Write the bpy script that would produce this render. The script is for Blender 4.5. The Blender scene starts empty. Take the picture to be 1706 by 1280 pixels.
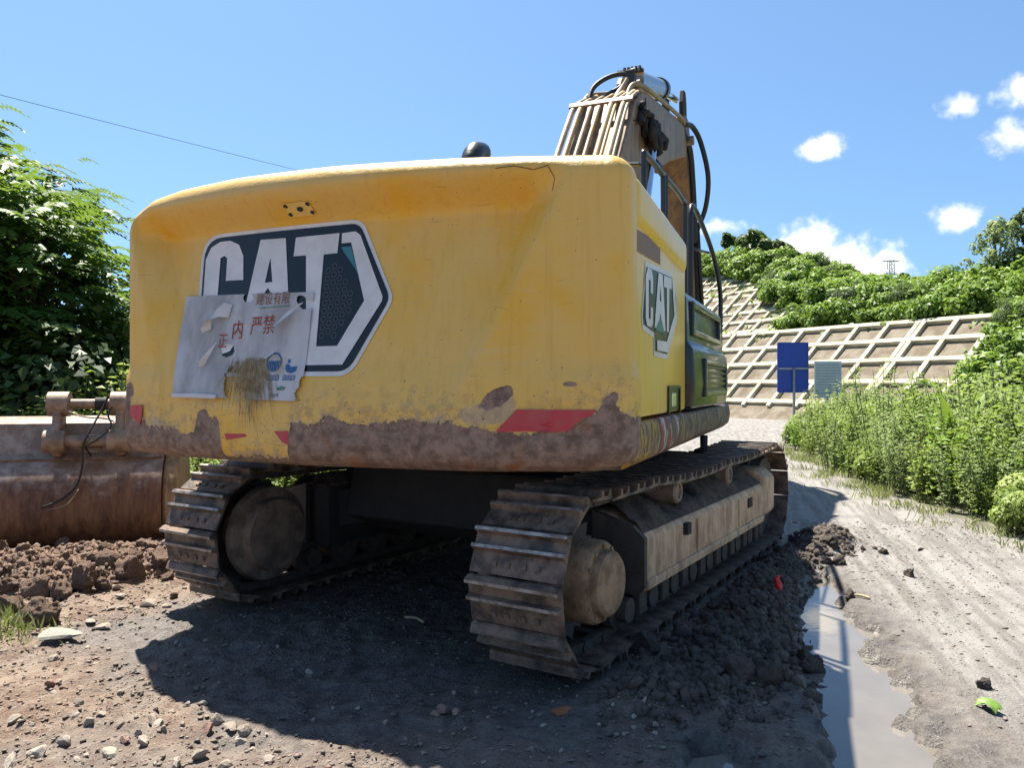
import bpy, bmesh, math, random
import numpy as np
from mathutils import Vector, Matrix, noise as mnoise
from mathutils.geometry import tessellate_polygon

R = math.radians
rng = np.random.default_rng(7)
random.seed(7)
scene = bpy.context.scene
COL = scene.collection

# ------------------------------------------------------------------ camera
cam_data = bpy.data.cameras.new('camera')
cam_data.sensor_width = 36.0
cam_data.lens = 36.0 * 1280 / 1706
cam_data.clip_start = 0.05
cam_data.clip_end = 5000
cam = bpy.data.objects.new('camera', cam_data)
COL.objects.link(cam)
cam.location = (0, 0, 1.6)
cam.rotation_euler = (R(90), 0, 0)
scene.camera = cam

# ------------------------------------------------------------------ exposure
scene.view_settings.view_transform = 'Standard'
scene.view_settings.look = 'None'
scene.view_settings.exposure = 1.5
scene.view_settings.gamma = 1.0
scene.view_settings.use_curve_mapping = False
scene.cycles.max_bounces = 8
scene.cycles.diffuse_bounces = 4
scene.cycles.glossy_bounces = 4
scene.cycles.transmission_bounces = 4
scene.cycles.caustics_reflective = False
scene.cycles.caustics_refractive = False
scene.cycles.sample_clamp_indirect = 6.0

# ------------------------------------------------------------------ node helper
class NT:
    def __init__(self, tree):
        self.t = tree
        self.n = tree.nodes
    def node(self, typ, props=None, **inp):
        nd = self.n.new(typ)
        for k, v in (props or {}).items():
            setattr(nd, k, v)
        for k, v in inp.items():
            key = k.replace('_', ' ')
            if key.startswith('i') and key[1:].isdigit():
                s = nd.inputs[int(key[1:])]
            else:
                s = nd.inputs[key]
            self.put(s, v)
        return nd
    def put(self, sock, v):
        if isinstance(v, bpy.types.NodeSocket):
            self.t.links.new(v, sock)
        elif isinstance(v, (tuple, list)):
            if sock.type == 'RGBA' and len(v) == 3:
                v = (*v, 1)
            sock.default_value = v
        else:
            sock.default_value = v
    def math(self, op, a, b=0.0, c=None, clamp=False):
        nd = self.n.new('ShaderNodeMath'); nd.operation = op; nd.use_clamp = clamp
        self.put(nd.inputs[0], a); self.put(nd.inputs[1], b)
        if c is not None: self.put(nd.inputs[2], c)
        return nd.outputs[0]
    def vmath(self, op, a, b=(0, 0, 0), out=0):
        nd = self.n.new('ShaderNodeVectorMath'); nd.operation = op
        self.put(nd.inputs[0], a)
        if b is not None: self.put(nd.inputs[1], b)
        return nd.outputs[out]
    def mix(self, f, a, b, blend='MIX'):
        nd = self.n.new('ShaderNodeMix'); nd.data_type = 'RGBA'; nd.blend_type = blend
        self.put(nd.inputs[0], f); self.put(nd.inputs[6], a); self.put(nd.inputs[7], b)
        return nd.outputs[2]
    def step(self, x, lo, hi, a=0.0, b=1.0):
        nd = self.n.new('ShaderNodeMapRange'); nd.interpolation_type = 'SMOOTHSTEP'
        self.put(nd.inputs[0], x); self.put(nd.inputs[1], lo); self.put(nd.inputs[2], hi)
        self.put(nd.inputs[3], a); self.put(nd.inputs[4], b)
        return nd.outputs[0]
    def noise(self, vec, scale, detail=4, rough=.55, dist=0.0):
        nd = self.node('ShaderNodeTexNoise', Vector=vec, Scale=scale, Detail=detail, Roughness=rough, Distortion=dist)
        return nd.outputs[0]
    def obj(self):
        return self.n.new('ShaderNodeTexCoord').outputs['Object']
    def attr(self, name):
        nd = self.n.new('ShaderNodeAttribute'); nd.attribute_name = name
        return nd.outputs['Fac']
    def scalev(self, v, s):
        return self.vmath('MULTIPLY', v, s)
    def bump(self, h, strength=.3, dist=.02):
        return self.node('ShaderNodeBump', Height=h, Strength=strength, Distance=dist).outputs[0]

def new_mat(name):
    m = bpy.data.materials.new(name)
    m.use_nodes = True
    nt = NT(m.node_tree)
    return m, nt, nt.n['Principled BSDF']

# ------------------------------------------------------------------ world: sky with scattered cumulus
SUN_DIR = Vector((-0.60, 0.98, 2.42)).normalized()      # towards the sun
world = bpy.data.worlds.new('World')
scene.world = world
world.use_nodes = True
wt = NT(world.node_tree)
bg = wt.n['Background']
sky = wt.node('ShaderNodeTexSky', dict(sky_type='NISHITA', sun_disc=False, sun_elevation=math.asin(SUN_DIR.z),
              sun_rotation=math.atan2(SUN_DIR.x, SUN_DIR.y), altitude=300.0, air_density=1.0, dust_density=0.35, ozone_density=3.0))
lift = wt.vmath('ADD', wt.n.new('ShaderNodeTexCoord').outputs['Generated'], (0, 0, .16))   # clear dry air: the blue reaches far down to the horizon
wt.put(sky.inputs['Vector'], wt.vmath('NORMALIZE', lift, None))
gen = wt.vmath('NORMALIZE', wt.n.new('ShaderNodeTexCoord').outputs['Generated'], None)
n1 = wt.noise(gen, 11.0, 6, .66)
n2 = wt.noise(gen, 40.0, 3, .6)
nz = wt.math('ADD', wt.math('MULTIPLY', wt.math('SUBTRACT', n1, .5), 1.5), wt.math('MULTIPLY', wt.math('SUBTRACT', n2, .5), 1.5))
def px_dir(px, py):
    return Vector(((px - 853) / 1280, 1, (640 - py) / 1280)).normalized()
# direction, half width, half height, how thin
clouds = [(px_dir(1365, 246), .032, .016, 0), (px_dir(1592, 364), .027, .018, 0), (px_dir(1704, 148), .030, .020, .05),
          (px_dir(1695, 226), .034, .021, .05), (px_dir(1400, 436), .060, .030, -.15), (px_dir(1348, 412), .040, .030, -.1),
          (px_dir(1440, 452), .050, .022, 0), (px_dir(1605, 175), .03, .018, .5), (px_dir(1200, 378), .05, .016, .5)]
crng = random.Random(4)
for k in range(11):                                        # the rest of the sky carries the same scattered cumulus
    az = R(50 + k * 24 + crng.uniform(-7, 7)); el = R(crng.uniform(6, 26))
    clouds.append((Vector((math.sin(az) * math.cos(el), math.cos(az) * math.cos(el), math.sin(el))), crng.uniform(.03, .07), crng.uniform(.018, .035), 0))
best = None
for c, ra, rb, thin in clouds:
    nd = wt.n.new('ShaderNodeVectorMath'); nd.operation = 'MULTIPLY_ADD'
    sc = Vector((1 / ra, 1 / ra, 1 / rb))
    wt.put(nd.inputs[0], gen); wt.put(nd.inputs[1], tuple(sc)); wt.put(nd.inputs[2], tuple(-c[i] * sc[i] for i in range(3)))
    ln = wt.vmath('LENGTH', nd.outputs[0], None, 1)
    if thin: ln = wt.math('ADD', ln, thin)
    best = ln if best is None else wt.math('MINIMUM', best, ln)
mask = wt.step(wt.math('SUBTRACT', nz, best), -1.15, -.15)
cloud_col = wt.mix(wt.step(wt.math('ADD', n2, wt.math('MULTIPLY', n1, .5)), .5, .85), (5.4, 5.6, 6.0), (7.6, 7.5, 7.3))
skyt = wt.mix(1.0, sky.outputs[0], (.88, 1.0, 1.0), 'MULTIPLY')
wt.put(bg.inputs[0], wt.mix(mask, skyt, cloud_col))
bg.inputs[1].default_value = 0.073

# ------------------------------------------------------------------ sun
sun_data = bpy.data.lights.new('sun', 'SUN')
sun_data.energy = 4.6
sun_data.angle = R(.53)
sun_data.color = (1.0, .945, .85)
sun = bpy.data.objects.new('sun', sun_data)
COL.objects.link(sun)
sun.rotation_euler = (-SUN_DIR).to_track_quat('-Z', 'Y').to_euler()
sun.location = (0, 0, 30)

# ------------------------------------------------------------------ mesh helpers
def link(o, parent=None):
    COL.objects.link(o)
    if parent is not None:
        o.parent = parent
    return o

def make_mesh(name, verts, faces, mat=None, parent=None, smooth=False, loc=None, rotz=None):
    me = bpy.data.meshes.new(name)
    me.from_pydata([tuple(v) for v in verts], [], [tuple(f) for f in faces])
    if smooth:
        me.polygons.foreach_set('use_smooth', [True] * len(me.polygons))
    if mat is not None:
        me.materials.append(mat)
    me.update()
    o = bpy.data.objects.new(name, me)
    link(o, parent)
    if loc is not None: o.location = loc
    if rotz is not None: o.rotation_euler = (0, 0, rotz)
    return o

def quads_mesh(name, V, F, mat, rnd=None, smooth=False):
    """fast mesh from numpy arrays; F is (n,3) or (n,4)"""
    me = bpy.data.meshes.new(name)
    n, k = F.shape
    me.vertices.add(len(V)); me.vertices.foreach_set('co', V.astype(np.float32).ravel())
    me.loops.add(n * k); me.loops.foreach_set('vertex_index', F.astype(np.int32).ravel())
    me.polygons.add(n)
    me.polygons.foreach_set('loop_start', np.arange(0, n * k, k, dtype=np.int32))
    me.polygons.foreach_set('loop_total', np.full(n, k, dtype=np.int32))
    if smooth: me.polygons.foreach_set('use_smooth', np.ones(n, bool))
    me.update(calc_edges=True); me.validate()
    if rnd is not None:
        for an, arr in (rnd if isinstance(rnd, dict) else {'rnd': rnd}).items():
            at = me.attributes.new(an, 'FLOAT', 'POINT'); at.data.foreach_set('value', arr.astype(np.float32))
    me.materials.append(mat)
    return me

def tag(o, label=None, cat=None, group=None, kind=None):
    if label: o['label'] = label
    if cat: o['category'] = cat
    if group: o['group'] = group
    if kind: o['kind'] = kind
    return o

def empty(name, loc=(0, 0, 0), rotz=0):
    o = bpy.data.objects.new(name, None)
    o.empty_display_size = .2
    o.location = loc; o.rotation_euler = (0, 0, rotz)
    return link(o)

def copy_tree(o, parent=None):
    c = o.copy(); COL.objects.link(c); c.parent = parent
    for ch in o.children:
        copy_tree(ch, c)
    return c

class MB:
    """collects shapes into one mesh"""
    def __init__(self): self.v = []; self.f = []
    def add(self, vs, fs):
        k = len(self.v)
        self.v += [tuple(p) for p in vs]; self.f += [tuple(i + k for i in f) for f in fs]
        return self
    def box(self, x0, x1, y0, y1, z0, z1):
        vs = [(x, y, z) for z in (z0, z1) for y in (y0, y1) for x in (x0, x1)]
        return self.add(vs, [(0, 2, 3, 1), (4, 5, 7, 6), (0, 1, 5, 4), (2, 6, 7, 3), (0, 4, 6, 2), (1, 3, 7, 5)])
    def tube(self, pts, r, n=8, cap=True):
        pts = [Vector(p) for p in pts]
        rs = r if isinstance(r, (list, tuple)) else [r] * len(pts)
        rings = []; prev = None
        for i, p in enumerate(pts):
            d = (pts[min(i + 1, len(pts) - 1)] - pts[max(i - 1, 0)]).normalized()
            if prev is None:
                a = d.orthogonal().normalized()
            else:
                a = (prev - d * prev.dot(d)).normalized()
            prev = a; b = d.cross(a)
            rings.append([p + (a * math.cos(q * 2 * math.pi / n) + b * math.sin(q * 2 * math.pi / n)) * rs[i] for q in range(n)])
        vs = [q for rg in rings for q in rg]; fs = []
        for i in range(len(pts) - 1):
            for q in range(n):
                fs.append((i * n + q, i * n + (q + 1) % n, (i + 1) * n + (q + 1) % n, (i + 1) * n + q))
        if cap:
            fs.append(tuple(reversed(range(n)))); fs.append(tuple(range(len(vs) - n, len(vs))))
        return self.add(vs, fs)
    def prism_x(self, poly, x0, x1):
        """polygon in (y,z) extruded along x"""
        n = len(poly)
        vs = [(x0, a, b) for a, b in poly] + [(x1, a, b) for a, b in poly]
        fs = [tuple(range(n)), tuple(reversed(range(n, 2 * n)))] + [(i, i + n, (i + 1) % n + n, (i + 1) % n) for i in range(n)]
        return self.add(vs, fs)
    def prism_y(self, poly, y0, y1):
        n = len(poly)
        vs = [(a, y0, b) for a, b in poly] + [(a, y1, b) for a, b in poly]
        fs = [tuple(range(n)), tuple(reversed(range(n, 2 * n)))] + [(i, i + n, (i + 1) % n + n, (i + 1) % n) for i in range(n)]
        return self.add(vs, fs)
    def lathe_x(self, prof, cy, cz, n=32):
        """profile of (x, r) turned about the x axis through (cy, cz)"""
        vs = []; fs = []
        for x, r in prof:
            for q in range(n):
                a = 2 * math.pi * q / n
                vs.append((x, cy + r * math.cos(a), cz + r * math.sin(a)))
        for i in range(len(prof) - 1):
            for q in range(n):
                fs.append((i * n + q, i * n + (q + 1) % n, (i + 1) * n + (q + 1) % n, (i + 1) * n + q))
        fs.append(tuple(range(n))); fs.append(tuple(range(len(vs) - n, len(vs))))
        return self.add(vs, fs)
    def build(self, name, mat, parent=None, smooth=False, bevel=0, seg=2, loc=None, rotz=None, auto=None):
        o = make_mesh(name, self.v, self.f, mat, parent, smooth, loc, rotz)
        bm = bmesh.new(); bm.from_mesh(o.data)
        bmesh.ops.recalc_face_normals(bm, faces=bm.faces)
        if bevel:
            es = [e for e in bm.edges if e.calc_face_angle(0) > R(25)]
            bmesh.ops.bevel(bm, geom=es, offset=bevel, segments=seg, affect='EDGES', profile=.5, clamp_overlap=True)
        if auto is not None:
            for f in bm.faces: f.smooth = True
            for e in bm.edges:
                if e.calc_face_angle(0) > R(auto): e.smooth = False
        bm.to_mesh(o.data); bm.free()
        return o

def smooth_path(pts, n=6):
    """Catmull-Rom through points"""
    P = [Vector(p) for p in pts]; P = [P[0] * 2 - P[1]] + P + [P[-1] * 2 - P[-2]]
    out = []
    for i in range(1, len(P) - 2):
        for k in range(n):
            t = k / n
            a, b, c, d = P[i - 1], P[i], P[i + 1], P[i + 2]
            out.append(.5 * ((2 * b) + (c - a) * t + (2 * a - 5 * b + 4 * c - d) * t * t + (3 * b - a - 3 * c + d) * t ** 3))
    out.append(P[-2])
    return out

# numpy value noise
def _hash(xi, yi, seed):
    n = (xi * 374761393 + yi * 668265263 + seed * 974634777) & 0xffffffff
    n = ((n ^ (n >> 13)) * 1274126177) & 0xffffffff
    n = n ^ (n >> 16)
    return (n & 0xffff) / 65535.0
def vnoise(x, y, seed=0):
    x = np.asarray(x, float); y = np.asarray(y, float)
    xi = np.floor(x).astype(np.int64); yi = np.floor(y).astype(np.int64)
    u = x - xi; v = y - yi
    u = u * u * (3 - 2 * u); v = v * v * (3 - 2 * v)
    a = _hash(xi, yi, seed); b = _hash(xi + 1, yi, seed); c = _hash(xi, yi + 1, seed); d = _hash(xi + 1, yi + 1, seed)
    return (a * (1 - u) + b * u) * (1 - v) + (c * (1 - u) + d * u) * v
def fbm(x, y, octv=4, seed=0, gain=.5):
    s = 0; a = 1; t = 0
    for k in range(octv):
        s = s + a * vnoise(np.asarray(x) * 2 ** k + 17.3 * k, np.asarray(y) * 2 ** k - 9.1 * k, seed + k); t += a; a *= gain
    return s / t
def sstep(x, a=0., b=1.):
    t = np.clip((np.asarray(x, float) - a) / (b - a), 0, 1)
    return t * t * (3 - 2 * t)
def seg_dist(x, y, pts):
    """distance to a polyline, plus the interpolated third value (width) of its points"""
    best = np.full(np.shape(x), 1e9); w = np.zeros(np.shape(x))
    for (ax, ay, aw), (bx, by, bw) in zip(pts[:-1], pts[1:]):
        dx, dy = bx - ax, by - ay
        t = np.clip(((x - ax) * dx + (y - ay) * dy) / (dx * dx + dy * dy), 0, 1)
        d = np.hypot(x - ax - t * dx, y - ay - t * dy)
        ww = aw + (bw - aw) * t
        m = d / ww < best
        best = np.where(m, d / ww, best); w = np.where(m, ww, w)
    return best, w
# ------------------------------------------------------------------ materials
def simple(name, col, rough=.6, metal=0.0, var=.25, scale=6.0, bump=.15, col2=None, stretch=(1, 1, 1), coat=0.0, bd=.01):
    m, nt, p = new_mat(name)
    o = nt.scalev(nt.obj(), stretch)
    n = nt.noise(o, scale, 6, .62)
    c2 = col2 or tuple(c * (1 - var) for c in col)
    nt.put(p.inputs['Base Color'], nt.mix(nt.step(n, .34, .66), c2, col))
    nt.put(p.inputs['Roughness'], nt.math('ADD', nt.math('MULTIPLY', nt.math('SUBTRACT', n, .5), .25), rough, clamp=True))
    p.inputs['Metallic'].default_value = metal
    if coat: p.inputs['Coat Weight'].default_value = coat
    if bump: nt.put(p.inputs['Normal'], nt.bump(nt.noise(o, scale * 6, 4), bump, bd))
    return m

YEL = (.80, .44, .022); YEL2 = (.42, .25, .04)

# --- counterweight paint: object coordinates are metres (x across, z up)
def counterweight_paint():
    m, nt, p = new_mat('worn_yellow_paint')
    oc = nt.obj()
    sep = nt.node('ShaderNodeSeparateXYZ', Vector=oc)
    sx, sz = sep.outputs[0], sep.outputs[2]
    cv = nt.n.new('ShaderNodeFloatCurve')
    pts = [(-1.80, 1.54), (-1.62, 1.53), (-1.58, 1.37), (-1.30, 1.34), (-1.12, 1.30), (-1.01, 1.31), (-0.985, 1.415), (-0.82, 1.40),
           (-0.79, 1.35), (-0.775, 1.17), (-0.50, 1.165), (-0.26, 1.17), (-0.25, 1.38), (-0.05, 1.395), (.10, 1.40), (.22, 1.36), (.50, 1.405), (.80, 1.395),
           (1.0, 1.36), (1.17, 1.34), (1.385, 1.345), (1.44, 1.41), (1.56, 1.445), (1.60, 1.53), (1.66, 1.50), (1.80, 1.36)]
    c = cv.mapping.curves[0]
    while len(c.points) > 2: c.points.remove(c.points[1])
    q = [((a + 1.8) / 3.6, (b - 1.0) / .7) for a, b in pts]
    c.points[0].location = q[0]; c.points[-1].location = q[-1]
    for a in q[1:-1]: c.points.new(*a)
    for pt in c.points: pt.handle_type = 'VECTOR'
    cv.mapping.update()
    nt.put(cv.inputs['Value'], nt.math('DIVIDE', nt.math('ADD', sx, 1.8), 3.6))
    zb = nt.math('ADD', nt.math('MULTIPLY', cv.outputs[0], .7), 1.0)
    nA = nt.noise(oc, 9, 5, .65); nB = nt.noise(oc, 45, 4, .6)
    zb = nt.math('ADD', zb, nt.math('ADD', nt.math('MULTIPLY', nt.math('SUBTRACT', nA, .5), .17), nt.math('MULTIPLY', nt.math('SUBTRACT', nB, .5), .05)))
    d = nt.math('SUBTRACT', sz, zb)
    rust = nt.step(d, .003, -.003)
    # chipped patch and dots
    def spot(cx, cz, rx, rz, shear=0.0, k=.9):
        a = nt.math('DIVIDE', nt.math('SUBTRACT', sx, nt.math('ADD', cx, nt.math('MULTIPLY', nt.math('SUBTRACT', sz, cz), shear))), rx)
        b = nt.math('DIVIDE', nt.math('SUBTRACT', sz, cz), rz)
        e = nt.math('SUBTRACT', 1.0, nt.math('ADD', nt.math('MULTIPLY', a, a), nt.math('MULTIPLY', b, b)))
        e = nt.math('ADD', e, nt.math('ADD', nt.math('MULTIPLY', nt.math('SUBTRACT', nA, .5), k * 2), nt.math('MULTIPLY', nt.math('SUBTRACT', nB, .5), k)))
        return e
    chip = spot(1.03, 1.53, .075, .065, .9, .8)
    chip_m = nt.step(chip, -.02, .06)
    primer_c = nt.step(spot(.98, 1.45, .17, .10, .9, 1.2), 0, .5)
    rust = nt.math('MAXIMUM', rust, chip_m)
    for sp in [(1.42, 1.60, .035, .014), (1.64, 1.53, .02, .03), (-1.62, 1.56, .05, .05), (-.93, 1.40, .05, .045)]:
        rust = nt.math('MAXIMUM', rust, nt.step(spot(*sp), -.02, .06))
    nD = nt.noise(oc, 60, 3, .5)
    low = nt.step(sz, 1.9, 1.35)
    dots = nt.step(nt.math('ADD', nD, nt.math('MULTIPLY', low, .05)), .725, .74)
    rust = nt.math('MAXIMUM', rust, dots)
    # paint colour: fading, dust and horizontal scuffs
    fade = nt.noise(oc, 1.6, 4, .6)
    wob = nt.node('ShaderNodeTexNoise', Vector=oc, Scale=1.7, Detail=3).outputs[1]
    ow = nt.vmath('ADD', oc, nt.scalev(nt.vmath('SUBTRACT', wob, (.5, .5, .5)), (.0, .0, .22)))
    streak = nt.noise(nt.scalev(ow, (1.2, 1.2, 22)), 2.2, 5, .7)
    vstreak = nt.noise(nt.scalev(oc, (16, 16, .9)), 1.6, 4, .6)
    col = nt.mix(nt.step(fade, .30, .58), YEL, (.77, .485, .105))
    col = nt.mix(nt.math('MULTIPLY', nt.step(vstreak, .46, .75), .35), col, (.60, .34, .035))
    col = nt.mix(nt.math('MULTIPLY', nt.step(streak, .55, .72), .32), col, (.70, .50, .22))
    fine = nt.noise(nt.scalev(ow, (3.5, 3.5, 150)), 1.4, 4, .75)
    scuffzone = nt.math('MULTIPLY', nt.step(nt.noise(oc, 2.3, 3), .44, .62), nt.step(sz, 2.5, 1.6))
    col = nt.mix(nt.math('MULTIPLY', nt.math('MULTIPLY', nt.step(fine, .58, .66), scuffzone), .7), col, (.60, .50, .34))
    dark = nt.noise(nt.scalev(ow, (2.2, 2.2, 70)), 1.1, 3, .6)
    col = nt.mix(nt.math('MULTIPLY', nt.step(dark, .69, .715), .4), col, (.16, .11, .05))
    # pale primer seen round the peeled edge
    band = nt.step(d, nt.math('ADD', .012, nt.math('MULTIPLY', nt.step(nt.noise(oc, 3.1, 3), .45, .7), .11)), 0.0)
    col = nt.mix(nt.math('MULTIPLY', nt.math('MAXIMUM', band, primer_c), .8), col, (.46, .36, .22))
    splash = nt.math('MULTIPLY', nt.step(d, nt.math('ADD', .05, nt.math('MULTIPLY', nt.noise(nt.scalev(oc, (9, 9, 1.5)), 2, 4, .7), .45)), 0.0), nt.step(nt.noise(oc, 18, 5, .7), .42, .62))
    col = nt.mix(nt.math('MULTIPLY', splash, .5), col, (.30, .20, .115))
    rc = nt.mix(nt.step(nt.noise(oc, 14, 5, .7), .35, .65), (.15, .094, .064), (.33, .22, .155))
    rc = nt.mix(nt.step(nt.noise(oc, 5.0, 4, .6), .60, .72), rc, (.27, .11, .045))
    rc = nt.mix(nt.math('MULTIPLY', nt.step(nt.noise(nt.scalev(oc, (1, 1, 7)), 5, 4, .6), .5, .7), .5), rc, (.27, .215, .17))
    col = nt.mix(rust, col, rc)
    topdust = nt.step(sz, 2.62, 2.80)
    col = nt.mix(nt.math('MULTIPLY', topdust, .35), col, (.50, .36, .17))
    nt.put(p.inputs['Base Color'], col)
    nt.put(p.inputs['Roughness'], nt.math('ADD', .40, nt.math('MULTIPLY', rust, .42)))
    h = nt.math('SUBTRACT', nt.math('MULTIPLY', nt.math('SUBTRACT', 1.0, rust), 1.0), nt.math('MULTIPLY', nt.noise(oc, 40, 4), .6))
    dent = nt.noise(oc, 3.0, 3, .5)
    b1 = nt.bump(nt.math('ADD', h, nt.math('MULTIPLY', nt.noise(oc, 90, 4, .7), .35)), .6, .008)
    nd = nt.node('ShaderNodeBump', Height=dent, Strength=.35, Distance=.03, Normal=b1)
    nt.put(p.inputs['Normal'], nd.outputs[0])
    return m

def panel_paint(name='yellow_panel_paint', dirt=.4):
    m, nt, p = new_mat(name)
    oc = nt.obj()
    fade = nt.noise(oc, 2.2, 4, .6)
    vs = nt.noise(nt.scalev(oc, (9, 9, .8)), 2.0, 5, .65)
    col = nt.mix(nt.step(fade, .35, .66), (.84, .54, .06), (.80, .56, .15))
    col = nt.mix(nt.math('MULTIPLY', nt.step(vs, .48, .72), dirt), col, (.50, .36, .14))
    dots = nt.step(nt.noise(oc, 55, 3), .73, .75)
    col = nt.mix(dots, col, (.10, .065, .04))
    nt.put(p.inputs['Base Color'], col)
    p.inputs['Roughness'].default_value = .33
    nt.put(p.inputs['Normal'], nt.bump(nt.noise(oc, 2.5, 3), .12, .02))
    return m

def skirt_paint():
    m, nt, p = new_mat('scraped_skirt_paint')
    oc = nt.obj()
    sep = nt.node('ShaderNodeSeparateXYZ', Vector=oc)
    y, z = sep.outputs[1], sep.outputs[2]
    n = nt.noise(oc, 7, 5, .7)
    vs = nt.noise(nt.scalev(oc, (8, 8, 1.4)), 2.4, 5, .7)
    wear = nt.step(nt.math('ADD', vs, nt.math('MULTIPLY', nt.step(y, .4, 2.2), .12)), .49, .56)
    stripe = nt.math('FRACT', nt.math('MULTIPLY', nt.math('ADD', y, nt.math('MULTIPLY', z, .5)), 4.2))
    rs = nt.mix(nt.math('GREATER_THAN', stripe, .5), (.40, .035, .03), (.52, .46, .40))
    zone = nt.math('MAXIMUM', nt.step(y, 2.4, 2.5), nt.math('MULTIPLY', nt.step(y, .75, .8), nt.step(y, 1.45, 1.4)))
    col = nt.mix(zone, (.45, .27, .04), rs)
    col = nt.mix(wear, col, nt.mix(nt.step(n, .4, .6), (.06, .045, .036), (.17, .12, .09)))
    nt.put(p.inputs['Base Color'], col)
    p.inputs['Roughness'].default_value = .6
    nt.put(p.inputs['Normal'], nt.bump(nt.math('ADD', n, wear), .3, .01))
    return m

def streaked(name, base, dark, pale, rough=.75, sc=1.0):
    """dusty steel with vertical run marks"""
    m, nt, p = new_mat(name)
    oc = nt.obj()
    vs = nt.noise(nt.scalev(oc, (9 * sc, 9 * sc, .5 * sc)), 2.2, 6, .75)
    n = nt.noise(nt.scalev(oc, (1, 1, .45)), 9 * sc, 7, .7)
    n3 = nt.noise(oc, 2.4 * sc, 4, .6)
    col = nt.mix(nt.step(n, .35, .65), dark, base)
    col = nt.mix(nt.math('MULTIPLY', nt.step(vs, .46, .7), .7), col, pale)
    col = nt.mix(nt.math('MULTIPLY', nt.step(n3, .55, .75), .25), col, dark)
    nt.put(p.inputs['Base Color'], col)
    nt.put(p.inputs['Roughness'], nt.math('ADD', rough - .1, nt.math('MULTIPLY', n, .2)))
    nt.put(p.inputs['Normal'], nt.bump(nt.noise(oc, 45 * sc, 5, .7), .35, .008))
    return m

def bucket_steel():
    m, nt, p = new_mat('bucket_steel')
    oc = nt.obj()
    z = nt.node('ShaderNodeSeparateXYZ', Vector=oc).outputs[2]
    vs = nt.noise(nt.scalev(oc, (6, 6, .8)), 2.0, 5, .7)
    n = nt.noise(oc, 5, 6, .7)
    worn = nt.step(nt.math('ADD', z, nt.math('MULTIPLY', nt.math('SUBTRACT', n, .5), .7)), .50, .80)  # blends rust brown low down into a paler tone higher up
    rusty = nt.mix(nt.step(vs, .38, .66), (.095, .035, .018), (.22, .105, .045))
    rusty = nt.mix(nt.step(nt.noise(oc, 16, 5), .5, .7), rusty, (.15, .075, .035))
    grey = nt.mix(nt.step(n, .4, .65), (.22, .145, .105), (.38, .295, .235))
    col = nt.mix(worn, rusty, grey)
    nt.put(p.inputs['Base Color'], col)
    nt.put(p.inputs['Roughness'], nt.math('SUBTRACT', .62, nt.math('MULTIPLY', worn, .17)))
    nt.put(p.inputs['Metallic'], nt.math('MULTIPLY', worn, .25))
    nt.put(p.inputs['Normal'], nt.bump(nt.noise(oc, 50, 5, .7), .25, .006))
    return m

def leaf_mat(name, c1, c2, trans=.35, rough=.5):
    m, nt, p = new_mat(name)
    r = nt.attr('rnd')
    oi = nt.n.new('ShaderNodeObjectInfo').outputs['Random']
    f = nt.math('ADD', nt.math('MULTIPLY', r, .75), nt.math('MULTIPLY', oi, .25))
    col = nt.mix(f, c1, c2)
    nt.put(p.inputs['Base Color'], col)
    p.inputs['Roughness'].default_value = rough
    p.inputs['Specular IOR Level'].default_value = .35
    tr = nt.node('ShaderNodeBsdfTranslucent', Color=nt.mix(.5, col, (.30, .42, .05), 'MIX'))
    mx = nt.node('ShaderNodeMixShader', Fac=trans, i1=p.outputs[0], i2=tr.outputs[0])
    nt.t.links.new(mx.outputs[0], nt.n['Material Output'].inputs[0])
    return m

def ground_mat():
    m, nt, p = new_mat('site_ground')
    oc = nt.obj()
    wet, road, mud, green = (nt.attr(k) for k in ('wet', 'road', 'mud', 'green'))
    n1 = nt.noise(oc, 2.2, 6, .62); n2 = nt.noise(oc, 14, 6, .65); n3 = nt.noise(oc, 70, 4, .6)
    dirt = nt.mix(nt.step(n1, .35, .65), (.135, .088, .058), (.23, .168, .122))
    dirt = nt.mix(nt.math('MULTIPLY', nt.step(n2, .45, .68), .6), dirt, (.27, .21, .16))
    dirt = nt.mix(nt.math('MULTIPLY', nt.step(nt.noise(oc, 5.3, 7, .75), .50, .60), .75), dirt, (.125, .070, .045))
    track = nt.noise(nt.vmath('MULTIPLY', nt.node('ShaderNodeVectorRotate', dict(rotation_type='Z_AXIS'), Vector=oc, Angle=R(16)).outputs[0], (5.5, .42, 1)), 1.5, 6, .68)
    rd = nt.mix(nt.step(track, .36, .62), (.16, .146, .130), (.27, .252, .228))
    rd = nt.mix(nt.math('MULTIPLY', nt.step(n1, .50, .68), .55), rd, (.145, .128, .11))
    col = nt.mix(road, dirt, rd)
    mc = nt.mix(nt.step(n2, .35, .65), (.085, .052, .036), (.19, .125, .09))
    col = nt.mix(mud, col, mc)
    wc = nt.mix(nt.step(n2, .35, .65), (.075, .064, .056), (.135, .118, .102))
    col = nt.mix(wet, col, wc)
    gc = nt.mix(n2, (.05, .065, .022), (.15, .13, .06))
    col = nt.mix(green, col, gc)
    col = nt.mix(nt.math('MULTIPLY', nt.step(n3, .58, .72), .35), col, nt.mix(wet, (.50, .46, .40), (.14, .13, .12)))
    nt.put(p.inputs['Base Color'], col)
    nt.put(p.inputs['Roughness'], nt.math('SUBTRACT', .93, nt.math('MULTIPLY', wet, nt.math('ADD', .30, nt.math('MULTIPLY', nt.step(n1, .6, .4), .25)))))
    h = nt.math('ADD', nt.math('MULTIPLY', n2, 1.0), nt.math('MULTIPLY', n3, .45))
    nt.put(p.inputs['Normal'], nt.bump(h, .9, .035))
    return m

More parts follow.
